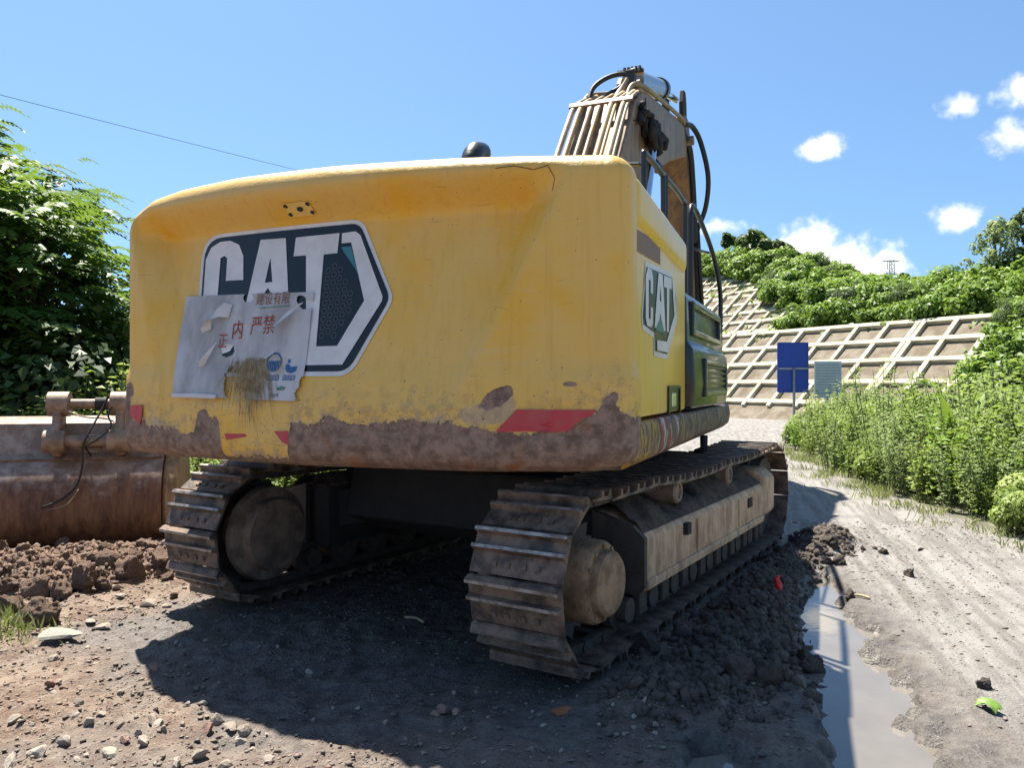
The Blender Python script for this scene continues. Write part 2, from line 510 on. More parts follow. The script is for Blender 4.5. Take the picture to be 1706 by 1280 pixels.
def water_mat():
    m, nt, p = new_mat('muddy_water')
    oc = nt.obj()
    nt.put(p.inputs['Base Color'], nt.mix(nt.noise(oc, 3, 4), (.12, .105, .088), (.20, .18, .155)))
    p.inputs['Roughness'].default_value = .04
    p.inputs['IOR'].default_value = 1.33
    p.inputs['Specular IOR Level'].default_value = .9
    nt.put(p.inputs['Normal'], nt.bump(nt.noise(oc, 9, 2), .05, .01))
    return m

def stone_mat(name, c1, c2, bs=.35):
    m, nt, p = new_mat(name)
    oc = nt.obj()
    oi = nt.n.new('ShaderNodeObjectInfo').outputs['Random']
    f = nt.math('ADD', nt.math('MULTIPLY', nt.noise(oc, 12, 5, .65), .6), nt.math('MULTIPLY', oi, .5))
    nt.put(p.inputs['Base Color'], nt.mix(f, c1, c2))
    p.inputs['Roughness'].default_value = .9
    nt.put(p.inputs['Normal'], nt.bump(nt.noise(oc, 4.5, 8, .74), bs, .15))
    return m

def pebble_mat():
    m, nt, p = new_mat('gravel')
    r = nt.attr('rnd'); w = nt.attr('wet')
    c = nt.mix(r, (.14, .098, .07), (.31, .25, .19))
    c = nt.mix(nt.math('MULTIPLY', nt.step(r, .93, .95), 1), c, (.30, .17, .125))
    nt.put(p.inputs['Base Color'], nt.mix(nt.math('MULTIPLY', w, .6), c, (.10, .09, .082)))
    p.inputs['Roughness'].default_value = .9
    return m

def slope_mat():
    m, nt, p = new_mat('slope_earth')
    oc = nt.obj()
    g = nt.attr('green')
    n = nt.noise(oc, .9, 6, .65); n2 = nt.noise(oc, 5, 5, .7)
    c = nt.mix(nt.step(n, .38, .62), (.135, .100, .066), (.215, .18, .132))
    c = nt.mix(nt.math('MULTIPLY', nt.step(n2, .52, .7), .45), c, (.16, .16, .07))
    nt.put(p.inputs['Base Color'], nt.mix(g, c, nt.mix(n2, (.055, .10, .022), (.12, .19, .045))))
    p.inputs['Roughness'].default_value = .95
    nt.put(p.inputs['Normal'], nt.bump(nt.noise(oc, 3, 6, .7), .6, .1))
    return m

M = dict(
    cw=counterweight_paint(), panel=panel_paint(), skirt=skirt_paint(),
    hood=panel_paint('yellow_hood_paint', .55),
    black_panel=simple('dark_gloss_panel', (.016, .020, .015), .30, 0, .3, 3, .06, coat=.25, bd=.02),
    black=simple('black_paint', (.018, .018, .019), .35, 0, .3, 8, .1),
    rubber=simple('black_rubber', (.022, .022, .024), .55, 0, .3, 10, .15),
    dark=simple('dark_grime_and_shade', (.030, .026, .023), .8, 0, .4, 8, .4),
    chrome=simple('chrome_rod', (.62, .66, .70), .12, 1.0, .1, 5, 0),
    cyl=simple('grey_cylinder', (.30, .36, .40), .28, .6, .2, 5, .05),
    pipe=simple('dusty_pipe', (.42, .33, .20), .55, 0, .0, 7, .2, col2=(.24, .17, .09)),
    pipe2=simple('yellow_pipe', (.44, .28, .08), .5, 0, .0, 7, .2, col2=(.30, .22, .13)),
    boom=streaked('boom_steel', (.33, .22, .12), (.17, .105, .06), (.42, .33, .23), .6, .7),
    arm=streaked('arm_steel', (.27, .145, .05), (.12, .065, .035), (.30, .21, .12), .55, .7),
    frame=streaked('dusty_track_frame', (.66, .44, .26), (.34, .205, .12), (.70, .53, .36), .8, 1.0),
    hub=simple('dusty_hub', (.42, .27, .15), .9, 0, .3, 7, .9, col2=(.20, .12, .065)),
    shoe=simple('track_steel', (.22, .145, .098), .65, .1, .0, 9, .6, col2=(.050, .035, .026)),
    edge=simple('polished_grouser', (.42, .38, .34), .45, .35, .0, 14, .3, col2=(.17, .13, .10)),
    chain=simple('track_chain_steel', (.085, .065, .05), .75, 0, .4, 12, .4),
    caked=simple('caked_mud', (.135, .098, .072), .95, 0, .0, 10, .9, col2=(.055, .040, .031), bd=.03),
    bucket=bucket_steel(),
    bucket_side=streaked('bucket_side_steel', (.33, .21, .11), (.17, .085, .04), (.40, .31, .20), .65, 1.2),
    motor=simple('dusty_motor', (.25, .175, .12), .8, 0, .0, 6, .4, col2=(.10, .07, .05)),
    pin=simple('worn_pin', (.33, .24, .175), .6, .15, .0, 9, .3, col2=(.17, .115, .08)),
    white=simple('decal_white', (.72, .72, .70), .4, 0, .0, 5, .03, col2=(.60, .60, .57)),
    ink=simple('decal_black', (.006, .008, .010), .35, 0, .2, 5, .03),
    hexa=simple('decal_grey', (.062, .066, .068), .4, 0, .2, 8, 0),
    teal=simple('decal_teal', (.05, .22, .24), .4, 0, .3, 5, 0),
    red=simple('red_film', (.52, .035, .045), .5, 0, .0, 7, .1, col2=(.46, .075, .065)),
    brownplate=simple('brown_decal', (.23, .115, .045), .5, 0, .25, 4, 0),
    glass=simple('cab_glass', (.02, .025, .028), .05, 0, .1, 3, 0, coat=.5),
    paper=simple('poster_paper', (.54, .55, .55), .75, 0, .0, 4, .3, col2=(.33, .33, .32), stretch=(1, 1, .45)),
    paper2=simple('torn_paper', (.66, .64, .60), .8, 0, .15, 8, .2),
    fibre=simple('glue_residue', (.37, .29, .16), .9, 0, .0, 18, .3, col2=(.22, .15, .065)),
    pred=simple('poster_red', (.40, .065, .045), .8, 0, .35, 30, 0),
    pblue=simple('poster_blue', (.03, .16, .36), .8, 0, .3, 40, 0),
    pgreen=simple('poster_green', (.13, .28, .20), .8, 0, .3, 30, 0),
    pbrown=simple('poster_brown', (.30, .15, .09), .8, 0, .3, 30, 0),
    pdark=simple('poster_dark', (.12, .12, .12), .8, 0, .3, 30, 0),
    concrete=simple('pale_concrete', (.60, .55, .40), .9, 0, .0, .9, .3, col2=(.36, .32, .22), bd=.03),
    sign_blue=simple('blue_sign_back', (.010, .055, .36), .4, 0, .15, 2, .03),
    sign_white=simple('white_sign', (.52, .56, .58), .5, 0, .1, 5, .03),
    sign_ink=simple('sign_print', (.26, .31, .34), .6, 0, .1, 5, 0),
    galv=simple('galvanised_post', (.34, .35, .35), .5, .5, .2, 6, .05),
    wire=simple('dark_cable', (.10, .11, .13), .6, 0, .1, 3, 0),
    ground=ground_mat(), water=water_mat(), slope=slope_mat(), pebble=pebble_mat(),
    stone=stone_mat('pale_stone', (.20, .155, .115), (.42, .36, .29)),
    slab=stone_mat('grey_slab', (.20, .19, .155), (.33, .31, .25)),
    clod=stone_mat('brown_clod', (.095, .055, .036), (.33, .215, .15), .8),
    wetclod=stone_mat('dark_wet_clod', (.058, .044, .035), (.20, .155, .125), .8),
    redstone=stone_mat('red_stone', (.20, .11, .08), (.34, .21, .16)),
    litter_red=simple('red_plastic', (.65, .02, .03), .3, 0, .1, 5, 0),
    litter_green=simple('green_leaf_litter', (.16, .27, .04), .5, 0, .3, 20, .2),
    litter_orange=simple('orange_brick', (.42, .14, .06), .8, 0, .3, 20, .3),
    litter_wood=simple('pale_wood', (.50, .40, .22), .7, 0, .3, 20, .2),
    bark=simple('bark', (.11, .085, .065), .9, 0, .4, 14, .6),
    stem=simple('green_stem', (.12, .15, .05), .7, 0, .3, 10, .1),
    leafA=leaf_mat('tree_leaves', (.034, .088, .016), (.12, .225, .04), .45),
    leafB=leaf_mat('weed_leaves', (.115, .185, .035), (.40, .47, .15), .42),
    leafC=leaf_mat('hill_leaves', (.085, .165, .022), (.22, .335, .055), .36),
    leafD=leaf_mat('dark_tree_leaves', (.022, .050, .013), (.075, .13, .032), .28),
    leafE=leaf_mat('bright_broad_leaves', (.10, .20, .02), (.22, .33, .05), .4),
    leafF=leaf_mat('grey_green_leaves', (.15, .21, .09), (.42, .47, .26), .4),
    grass=leaf_mat('verge_grass', (.16, .20, .055), (.38, .36, .18), .3),
    pylon=simple('pylon_steel', (.30, .33, .36), .6, .3, .1, 3, 0),
)
# ------------------------------------------------------------------ ground
TH = R(32); TC = (0.20, 6.77)                              # undercarriage heading and centre
TU = (math.sin(TH), math.cos(TH)); TR = (math.cos(TH), -math.sin(TH))
def tk(a, b):                                              # (across, along) of the undercarriage to world
    return (TC[0] + a * TR[0] + b * TU[0], TC[1] + a * TR[1] + b * TU[1])
PUD_A = [(2.9, 7.7, .12), (2.48, 6.8, .20), (2.28, 6.0, .25), (2.10, 5.2, .28), (1.88, 4.5, .28), (1.72, 3.9, .27), (1.60, 3.2, .27), (1.50, 2.5, .27)]
PUD_B = [(.86, 3.42, .10), (.92, 3.2, .17), (.95, 2.7, .25)]
PUD_C = [(-1.2, 4.0, .25), (-.5, 4.1, .42), (.0, 3.8, .30)]
MUD_R = [(*tk(1.98, -2.25), .24), (*tk(2.28, -1.72), .46), (*tk(2.12, -1.0), .38), (*tk(1.95, .2), .32), (*tk(1.92, 1.5), .26), (*tk(2.0, 2.5), .34)]
MUD_L = [(-6.0, 6.5, .9), (-5.0, 6.35, .95), (-4.0, 6.35, .9), (-3.3, 6.75, .6), (-2.7, 6.75, .42)]
EDGE = [(-200, 5.2), (5.5, 5.2), (8, 5.25), (10.5, 5.2), (14, 5.5), (18, 6.4), (24, 8.6), (34, 13), (48, 17.5), (60, 18), (300, 60)]
def road_edge(y):
    return np.interp(y, [e[0] for e in EDGE], [e[1] for e in EDGE])
def site_drop(y):
    return -.85 * sstep(y, 18, 60)
def ground_fields(x, y):
    x = np.asarray(x, float); y = np.asarray(y, float)
    nlow = fbm(x * .6, y * .6, 3, 3) - .5
    n4 = fbm(x * 3.2, y * 3.2, 4, 11) - .5
    n16 = fbm(x * 13, y * 13, 3, 23) - .5
    near = sstep(np.hypot(x, y), 22, 9)
    h = site_drop(y) + .06 * nlow
    xr = road_edge(y)
    road = sstep(x + .35 * n4, 1.7 + .10 * (y - 4), 2.5 + .14 * (y - 4)) * sstep(y, -5, 2)
    road = np.maximum(road, sstep(y + 2 * nlow, 9.5, 12.0))
    rough = near * (1 - .75 * road)
    h = h + rough * (.065 * n4 + .060 * n16)
    # tyre ruts running along the road
    c = (x - 2.2) * math.cos(R(14)) - (y - 4) * math.sin(R(14))
    rut = fbm(c * 3.1, y * .18, 3, 31) - .5
    rut2 = fbm(c * 14, y * .6, 2, 37) - .5
    h = h + road * near * (.075 * rut + .007 * rut2 + .022 * n4)
    # mud thrown up beside the track and on the left
    dr, _ = seg_dist(x, y, MUD_R); dl, _ = seg_dist(x, y, MUD_L)
    ridge = 1 - np.abs(2 * fbm(x * 4.2, y * 4.2, 4, 41, .6) - 1) * 1.7
    ridge2 = fbm(x * 9, y * 9, 4, 43, .65)
    mr = sstep(dr + .5 * n4, 1.15, .25); ml = sstep(dl + .9 * n4, 1.2, .3)
    h = h + mr * (.035 + .085 * ridge2 + .035 * ridge) + ml * (.03 + .17 * np.clip(ridge2 - .25, 0, 1) + .07 * np.clip(ridge, 0, 1))
    # the machine has settled into a little trough under each track
    for a0 in (-1.30, 1.30):
        la = (x - TC[0]) * TR[0] + (y - TC[1]) * TR[1] - a0; lb = (x - TC[0]) * TU[0] + (y - TC[1]) * TU[1]
        m = sstep(np.abs(la), .42, .30) * sstep(np.abs(lb), 2.75, 2.2)
        h = h * (1 - m) + (-.015) * m
    wetd = np.full(np.shape(x), 9.)
    for pud, dep in ((PUD_A, .11), (PUD_B, .13), (PUD_C, .0)):
        d, w = seg_dist(x, y, pud)
        d = d + 1.3 * n4 + 1.0 * nlow + .9 * n16
        h = h - dep * sstep(d, 1.25, .5) * (1 - .8 * mr)
        wetd = np.minimum(wetd, d)
    wet = sstep(wetd, 2.5, .95)
    wet = np.maximum(wet, mr * .92)
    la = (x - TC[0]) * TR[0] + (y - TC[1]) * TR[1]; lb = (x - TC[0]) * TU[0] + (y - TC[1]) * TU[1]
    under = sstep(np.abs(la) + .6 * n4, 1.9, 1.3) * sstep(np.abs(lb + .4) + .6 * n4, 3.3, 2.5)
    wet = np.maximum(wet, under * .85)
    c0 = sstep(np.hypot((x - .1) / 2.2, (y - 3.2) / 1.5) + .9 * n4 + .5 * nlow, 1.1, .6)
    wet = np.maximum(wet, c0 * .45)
    green = sstep(x - xr + 1.1 * n4, -.05, .5) * (y > 3) * .8
    green = np.maximum(green, sstep(-x + .6 * n4, 4.6, 5.6) * sstep(y, 7.9, 8.8))
    green = np.maximum(green, sstep(y + .8 * n4, 8.9, 9.8) * sstep(-x, 1.2, 2.4))
    return h, wet, road * (1 - mr), np.maximum(ml, 0) * .95, green
def gz(x, y):
    return float(ground_fields(np.array([x]), np.array([y]))[0][0])

def grow(a, step, lim, k=1.13):
    out = []
    while abs(a) < lim:
        step *= k; a += math.copysign(step, lim if a >= 0 else -1); out.append(a)
    return out
xs = np.arange(-6.0, 5.6, .032); ys = np.arange(2.3, 9.6, .032)
def spread(lo, hi, st, lim_lo, lim_hi, k=1.12):
    L = []; s = st; a = lo
    while a > lim_lo: s *= k; a -= s; L.append(a)
    Hh = []; s = st; a = hi
    while a < lim_hi: s *= k; a += s; Hh.append(a)
    return np.array(L[::-1]), np.array(Hh)
l, h_ = spread(xs[0], xs[-1], .032, -900, 900); xs = np.concatenate([l, xs, h_])
l, h_ = spread(ys[0], ys[-1], .032, -300, 1500); ys = np.concatenate([l, ys, h_])
GX, GY = np.meshgrid(xs, ys)
hh, wet, road, mud, green = ground_fields(GX, GY)
nx, ny = len(xs), len(ys)
V = np.stack([GX.ravel(), GY.ravel(), hh.ravel()], 1)
idx = np.arange(nx * ny).reshape(ny, nx)
Fq = np.stack([idx[:-1, :-1].ravel(), idx[:-1, 1:].ravel(), idx[1:, 1:].ravel(), idx[1:, :-1].ravel()], 1)
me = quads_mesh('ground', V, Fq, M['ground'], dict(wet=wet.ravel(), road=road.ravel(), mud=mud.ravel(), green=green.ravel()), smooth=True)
ground = tag(link(bpy.data.objects.new('ground', me)), kind='structure')

def puddle(name, pud, z, pad):
    """level sheet of water; the uneven ground makes its shoreline"""
    pts_l = []; pts_r = []
    for i, (x, y, w) in enumerate(pud):
        a = pud[max(i - 1, 0)]; b = pud[min(i + 1, len(pud) - 1)]
        d = Vector((b[0] - a[0], b[1] - a[1])).normalized(); nrm = Vector((d.y, -d.x))
        e = 0
        pts_l.append((x + nrm.x * w * pad, y + nrm.y * w * pad, z)); pts_r.append((x - nrm.x * w * pad, y - nrm.y * w * pad, z))
    vs = pts_l + pts_r; k = len(pud)
    return tag(make_mesh(name, vs, [(i, i + 1, i + 1 + k, i + k) for i in range(k - 1)], M['water']), kind='structure')
puddle('puddle', PUD_A, -.056, 2.0)
puddle('puddle', PUD_B, -.062, 1.6)

# ------------------------------------------------------------------ hillside with its concrete lattice
W0 = Vector((19.57, 62.0)); WD = Vector((.4415, -.8973)); WN = Vector((.8973, .4415))   # along the foot (towards the camera), uphill
RUN = 1.05
def hill_xy(b, d):
    return (W0.x + WD.x * b + WN.x * d, W0.y + WD.y * b + WN.y * d)
# d is measured from the top beam of the lowest tier (z 5.62)
def tier_z(d):
    return np.interp(d, [-40, -7.2, -5.6, 0, 1.6, 6.0, 7.4, 13.0, 14.4, 20], [-.9, -.9, .3, 5.62, 5.85, 10.0, 10.3, 15.6, 15.9, 20.5])
def crest(b, d=0.):
    c = np.interp(b, [-60, -24, -14, -6, 2, 8, 14, 20, 26, 34, 60], [18.5, 16.8, 15.6, 13.0, 9.2, 8.3, 8.4, 8.4, 8.6, 9.0, 9.0])
    return np.maximum(5.2, c - .45 * np.maximum(0, np.asarray(d) - 12) * np.interp(b, [-60, 4, 12], [1, 1, 0]))     # the spur falls away behind its nose
def hill_z(b, d):
    cz = crest(b, d) + .9 * (fbm(b * .22, d * .22, 3, 71) - .5)
    t = tier_z(d)
    soft = 1.4
    z = -soft * np.log(np.exp(-t / soft) + np.exp(-cz / soft))
    z = np.where(t < cz - 5, t, z)
    return z
bs = np.arange(-46, 62, .8); ds = np.concatenate([np.arange(-9, 24, .5), np.arange(24, 130, 3.)])
GB, GD = np.meshgrid(bs, ds)
HZ = hill_z(GB, GD)
BX, BY = W0.x + WD.x * GB + WN.x * GD, W0.y + WD.y * GB + WN.y * GD
def lattice_edge(z):                                       # the lattice stops here; scrub beyond
    return np.interp(z, [0, 5.6, 5.8, 7, 10, 10.3, 15.6], [21.5, 19.3, 1.2, .6, -1.5, -6.4, -8.2])
gm = sstep(GB + 1.2 * (fbm(GB * .5, GD * .5, 3, 5) - .5), lattice_edge(HZ) - .6, lattice_edge(HZ) + .6)
gm = np.maximum(gm, sstep(HZ, crest(GB, GD) - 4.0, crest(GB, GD) - 2.4) * (GB < 4))
gm = np.where(HZ < .1, .0, gm)
idx = np.arange(GB.size).reshape(GB.shape)
Fq = np.stack([idx[:-1, :-1].ravel(), idx[:-1, 1:].ravel(), idx[1:, 1:].ravel(), idx[1:, :-1].ravel()], 1)
Vh = np.stack([BX.ravel(), BY.ravel(), HZ.ravel() - .02], 1)
me = quads_mesh('hillside', Vh, Fq, M['slope'], dict(green=gm.ravel()), smooth=True)
tag(link(bpy.data.objects.new('hillside', me)), kind='structure')

def beam_mesh(mb, p, q, w, t):
    """a concrete beam from p to q standing t proud of the slope, w wide"""
    p, q = Vector(p), Vector(q)
    d = (q - p).normalized()
    slope_n = Vector((-WN.x * .69, -WN.y * .69, .725))
    sd = d.cross(slope_n).normalized(); up = sd.cross(d).normalized()
    vs = []
    for c in (p, q):
        for a, b in ((-w / 2, -.35), (w / 2, -.35), (w / 2, t), (-w / 2, t)):
            vs.append(c + sd * a + up * b)
    mb.add(vs, [(0, 1, 2, 3), (7, 6, 5, 4), (0, 4, 5, 1), (1, 5, 6, 2), (2, 6, 7, 3), (3, 7, 4, 0)])
def lattice(label, d0, z0, d1, z1, rows, bl, br_bot, br_top, pitch, w=.34, t=.22, joint=()):
    root = empty('lattice_slope', (*hill_xy((bl + br_bot) / 2, d0), z0))
    tag(root, label, 'retaining lattice', 'concrete lattice tiers on the hillside')
    def P(b, k):
        d = d0 + (d1 - d0) * k
        return (*hill_xy(b, d), min(z0 + (z1 - z0) * k, float(hill_z(np.array([b]), np.array([d]))[0]) + .02))
    off = -root.location
    def put(mb):
        mb.v = [tuple(Vector(v) + off) for v in mb.v]
        return mb.build('beam', M['concrete'], root)
    for i in range(rows + 1):
        k = i / rows
        br = br_bot + (br_top - br_bot) * k
        mb = MB(); beam_mesh(mb, P(bl, k), P(br, k), w, t); put(mb)
    b = bl
    while b < max(br_bot, br_top):
        kmax = 1.0; kmin = 0.0
        if b > min(br_bot, br_top) + .01:
            kk = (b - br_bot) / (br_top - br_bot)
            if br_top < br_bot: kmax = max(0, min(1, kk))
            else: kmin = max(0, min(1, kk))
        if kmax - kmin > .12:
            for dx in ((-.2, .2) if any(abs(b - j) < pitch / 2 for j in joint) else (0,)):
                mb = MB(); beam_mesh(mb, P(b + dx, kmin - (.06 if kmin == 0 else 0)), P(b + dx, kmax), w * .92, t + .025); put(mb)
        b += pitch
    return root
lattice('broad lowest tier of pale concrete lattice above the road', -5.6, .3, 0, 5.62, 4, -26.0, 21.5, 19.3, 2.4, joint=(15.0,-5))
lattice('middle tier of pale concrete lattice on the hillside, half overgrown', 1.75, 6.0, 6.0, 10.0, 4, -26.0, 1.6, -1.4, 2.0)
lattice('topmost short tier of concrete lattice under the hilltop scrub', 7.6, 10.5, 11.4, 14.1, 4, -26.0, -6.2, -8.2, 2.2, w=.27)

# ------------------------------------------------------------------ foliage
def leaves(C, A, N, L, Wd, fold=.25):
    """diamond leaves: centre-base C, axis A, normal N, length L, width Wd -> verts, quads"""
    A = A / np.linalg.norm(A, axis=1, keepdims=True)
    S = np.cross(A, N); S /= np.linalg.norm(S, axis=1, keepdims=True) + 1e-9
    U = np.cross(S, A)
    L = L[:, None]; Wd = Wd[:, None]
    v0 = C; v2 = C + A * L - U * L * .18
    mid = C + A * L * .45
    v1 = mid + S * Wd * .5 + U * Wd * fold; v3 = mid - S * Wd * .5 + U * Wd * fold
    V = np.stack([v0, v1, v2, v3], 1).reshape(-1, 3)
    F = np.arange(len(V)).reshape(-1, 4)
    return V, F
def rand_unit(n):
    v = rng.normal(size=(n, 3)); return v / np.linalg.norm(v, axis=1, keepdims=True)
def foliage_mesh(name, C, A, N, L, Wd, mat, tone=None):
    V, F = leaves(C, A, N, L, Wd)
    r = rng.random(len(C)) if tone is None else np.clip(tone + .3 * (rng.random(len(C)) - .5), 0, 1)
    return quads_mesh(name, V, F, mat, np.repeat(r, 4))

def clump_leaves(centers, radii, per, size, flat=.8, up=.5, spread=.35):
    """leaves in shells round clump centres, facing outwards and up"""
    Cs, As, Ns, Ls, T = [], [], [], [], []
    for c, r in zip(centers, radii):
        n = int(per)
        u = rand_unit(n); rad = r * (.45 + .55 * rng.random(n) ** .5)
        p = np.array(c) + u * rad[:, None] * np.array([1, 1, flat])
        nrm = u + np.array([0, 0, up]) + rng.normal(size=(n, 3)) * spread
        ax = np.cross(nrm, rand_unit(n)); ax[:, 2] -= .25 * np.abs(ax[:, 2])
        Cs.append(p); As.append(ax); Ns.append(nrm / np.linalg.norm(nrm, axis=1, keepdims=True))
        Ls.append(size * (.65 + .7 * rng.random(n))); T.append(np.full(n, rng.random()))
    return np.concatenate(Cs), np.concatenate(As), np.concatenate(Ns), np.concatenate(Ls), np.concatenate(T)

def add_stems(mb, tips, base=(0, 0, 0), r0=.02, r1=.006, bend=.15):
    for tp in tips:
        b = Vector(base); t = Vector(tp)
        m = b.lerp(t, .5) + Vector((random.uniform(-bend, bend), random.uniform(-bend, bend), .0))
        mb.tube(smooth_path([b, m, t], 3), [r0 + (r1 - r0) * i / 6 for i in range(7)], 5)

# --- prototypes
def proto_bush(name, r, h, size, per, ncl, mat):
    cs = []; rs = []
    for _ in range(ncl):
        a = random.uniform(0, 6.283); q = math.sqrt(random.random()) * r * .8
        zz = h * (.25 + .55 * random.random()) * (1 - .35 * (q / r) ** 2)
        cs.append((q * math.cos(a), q * math.sin(a), zz)); rs.append(random.uniform(.28, .5) * min(r, h))
    C, A, N, L, T = clump_leaves(cs, rs, per, size)
    keep = C[:, 2] > .02
    fol = foliage_mesh(name + '_foliage', C[keep], A[keep], N[keep], L[keep], L[keep] * .62, mat, T[keep])
    mb = MB(); add_stems(mb, [(c[0] * .8, c[1] * .8, c[2]) for c in cs[:7]], r0=.03 * r, r1=.01)
    return fol, mb
def proto_weed(name, h, r, nst, mat, leafl, per, droop=.2):
    Cs, As, Ns, Ls, T = [], [], [], [], []; mb = MB()
    for k in range(nst):
        a = random.uniform(0, 6.283); q = r * math.sqrt(random.random())
        base = Vector((q * .55 * math.cos(a), q * .55 * math.sin(a), 0))
        hh_ = h * random.uniform(.55, 1.0)
        tip = Vector((q * 1.25 * math.cos(a), q * 1.25 * math.sin(a), hh_))
        mid = base.lerp(tip, .55) + Vector((random.uniform(-.06, .06), random.uniform(-.06, .06), .05))
        path = smooth_path([base, mid, tip], 5)
        mb.tube(path, [.009 - .006 * i / (len(path) - 1) for i in range(len(path))], 4)
        n = per
        tt = .18 + .82 * rng.random(n)
        P = np.array([path[min(int(t * (len(path) - 1)), len(path) - 1)] for t in tt]) + rng.normal(size=(n, 3)) * .035
        az = rng.random(n) * 6.283
        ax = np.stack([np.cos(az), np.sin(az), .35 - droop * rng.random(n) * 2], 1)
        nr = np.stack([-.3 * np.cos(az), -.3 * np.sin(az), np.ones(n)], 1) + rng.normal(size=(n, 3)) * .25
        Cs.append(P); As.append(ax); Ns.append(nr); Ls.append(leafl * (.5 + .8 * rng.random(n)) * (1.15 - .5 * tt)); T.append(np.full(n, random.random()))
    C = np.concatenate(Cs); A = np.concatenate(As); N = np.concatenate(Ns); L = np.concatenate(Ls); T = np.concatenate(T)
    N /= np.linalg.norm(N, axis=1, keepdims=True)
    return foliage_mesh(name + '_foliage', C, A, N, L, L * .5, mat, T), mb
def place(name, proto, loc, rotz, scale, label, cat, group, stem_mat='stem'):
    fol, mb = proto
    root = empty(name, loc, rotz); root.scale = (scale, scale, scale * random.uniform(.9, 1.1))
    tag(root, label, cat, group)
    f = bpy.data.objects.new('foliage', fol); link(f, root)
    if isinstance(mb, MB):
        o = mb.build('stem', M[stem_mat], root); proto[1] = o.data
    elif mb is not None:
        link(bpy.data.objects.new('stem', mb), root)
    return root
hill_bush = [list(proto_bush('hill_bush', 1.5, 1.5, .26, 120, 13, M['leafC'])) for _ in range(5)]
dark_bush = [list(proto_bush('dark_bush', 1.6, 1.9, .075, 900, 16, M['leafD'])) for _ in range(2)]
weedB = [list(proto_weed('weed', 1.4, .48, 16, M['leafB'], .095, 75)) for _ in range(4)]
weedB[2] = list(proto_weed('weed_broad', 1.3, .5, 14, M['leafC'], .17, 34)); weedB[3] = list(proto_weed('weed_tall', 1.45, .4, 10, M['leafB'], .12, 48))
weedF = [list(proto_weed('weed_grey', 1.45, .45, 15, M['leafF'], .08, 80)) for _ in range(3)]
shrubR = [list(proto_bush('verge_shrub', .8, 1.2, .085, 380, 15, M['leafB'])) for _ in range(3)]
bank_shrub = [list(proto_bush('bank_shrub', 1.5, 2.3, .105, 620, 18, M['leafC' if i else 'leafB'])) for i in range(3)]
weedL = [list(proto_weed('shade_weed', .9, .45, 16, M['leafB'], .075, 75)) for _ in range(3)]

# --- bushes blanketing the hill
hr = random.Random(11)
cnt = 0; tries = 0
pts = []
while cnt < 285 and tries < 20000:
    tries += 1
    b = hr.uniform(-24, 40); d = hr.uniform(-6.2, 34)
    z = float(hill_z(np.array([b]), np.array([d]))[0])
    x, y = hill_xy(b, d)
    if y < 12: continue
    px = 853 + 1280 * x / y
    if px < 1165 or px > 1760 or z < .2: continue
    free = b > float(lattice_edge(z)) + .7 or (b < 4 and z > float(crest(b, d)) - 2.6)
    if not free: continue
    if 640 - 1280 * (z + 1.5 - 1.6) / y > 470 and d > 22: continue
    gap = .95 if d < 14 else 1.7
    if any((b - q[0]) ** 2 + (d - q[1]) ** 2 < gap ** 2 for q in pts): continue
    pts.append((b, d)); cnt += 1
    dk = cnt % 9 == 4
    place('hill_bush', dark_bush[cnt % 2] if dk else hill_bush[cnt % 5], (x, y, z - .15), hr.uniform(0, 6.28), hr.uniform(.6, 1.35) * (.8 if dk else 1),
          'darker green bush standing among the bright hillside scrub' if dk else
          ('bright green bush in the scrub on the crest against the sky' if d > 11 else 'bright green bush in the scrub beside the middle lattice tier' if b < 6 else
           'bright green bush in the scrub above the broad lowest lattice tier' if d > 0 else 'bright green bush overgrowing the end of the lowest lattice tier'), 'bush', 'bushes blanketing the hillside')
# leafy creeper between the bushes
C, A, N, L, T = [], [], [], [], []
nb = 60000
b = rng.uniform(-24, 40, nb); d = rng.uniform(-6.2, 26, nb)
z = hill_z(b, d)
ok = (b > lattice_edge(z) + .1 + .8 * rng.normal(size=nb)) | ((b < 4) & (z > crest(b, d) - 2.9))
ok &= z > .15
ok |= (rng.random(nb) < .05) & (z > 5)
b, d, z = b[ok], d[ok], z[ok]
x = W0.x + WD.x * b + WN.x * d; y = W0.y + WD.y * b + WN.y * d
n = len(b)
lump = fbm(x * .8, y * .8, 3, 91)
C = np.stack([x, y, z + .7 * lump * rng.random(n)], 1)
N = np.stack([-.5 * WN.x + np.zeros(n), -.5 * WN.y + np.zeros(n), np.ones(n)], 1) + rng.normal(size=(n, 3)) * .45
N /= np.linalg.norm(N, axis=1, keepdims=True)
me = foliage_mesh('creeper', C, np.cross(N, rand_unit(n)), N, .30 + .2 * rng.random(n), .24 + .1 * rng.random(n), M['leafC'], lump)
tag(link(bpy.data.objects.new('creeper', me)), 'green creeper and undergrowth spreading over the hillside', 'undergrowth', kind='stuff')

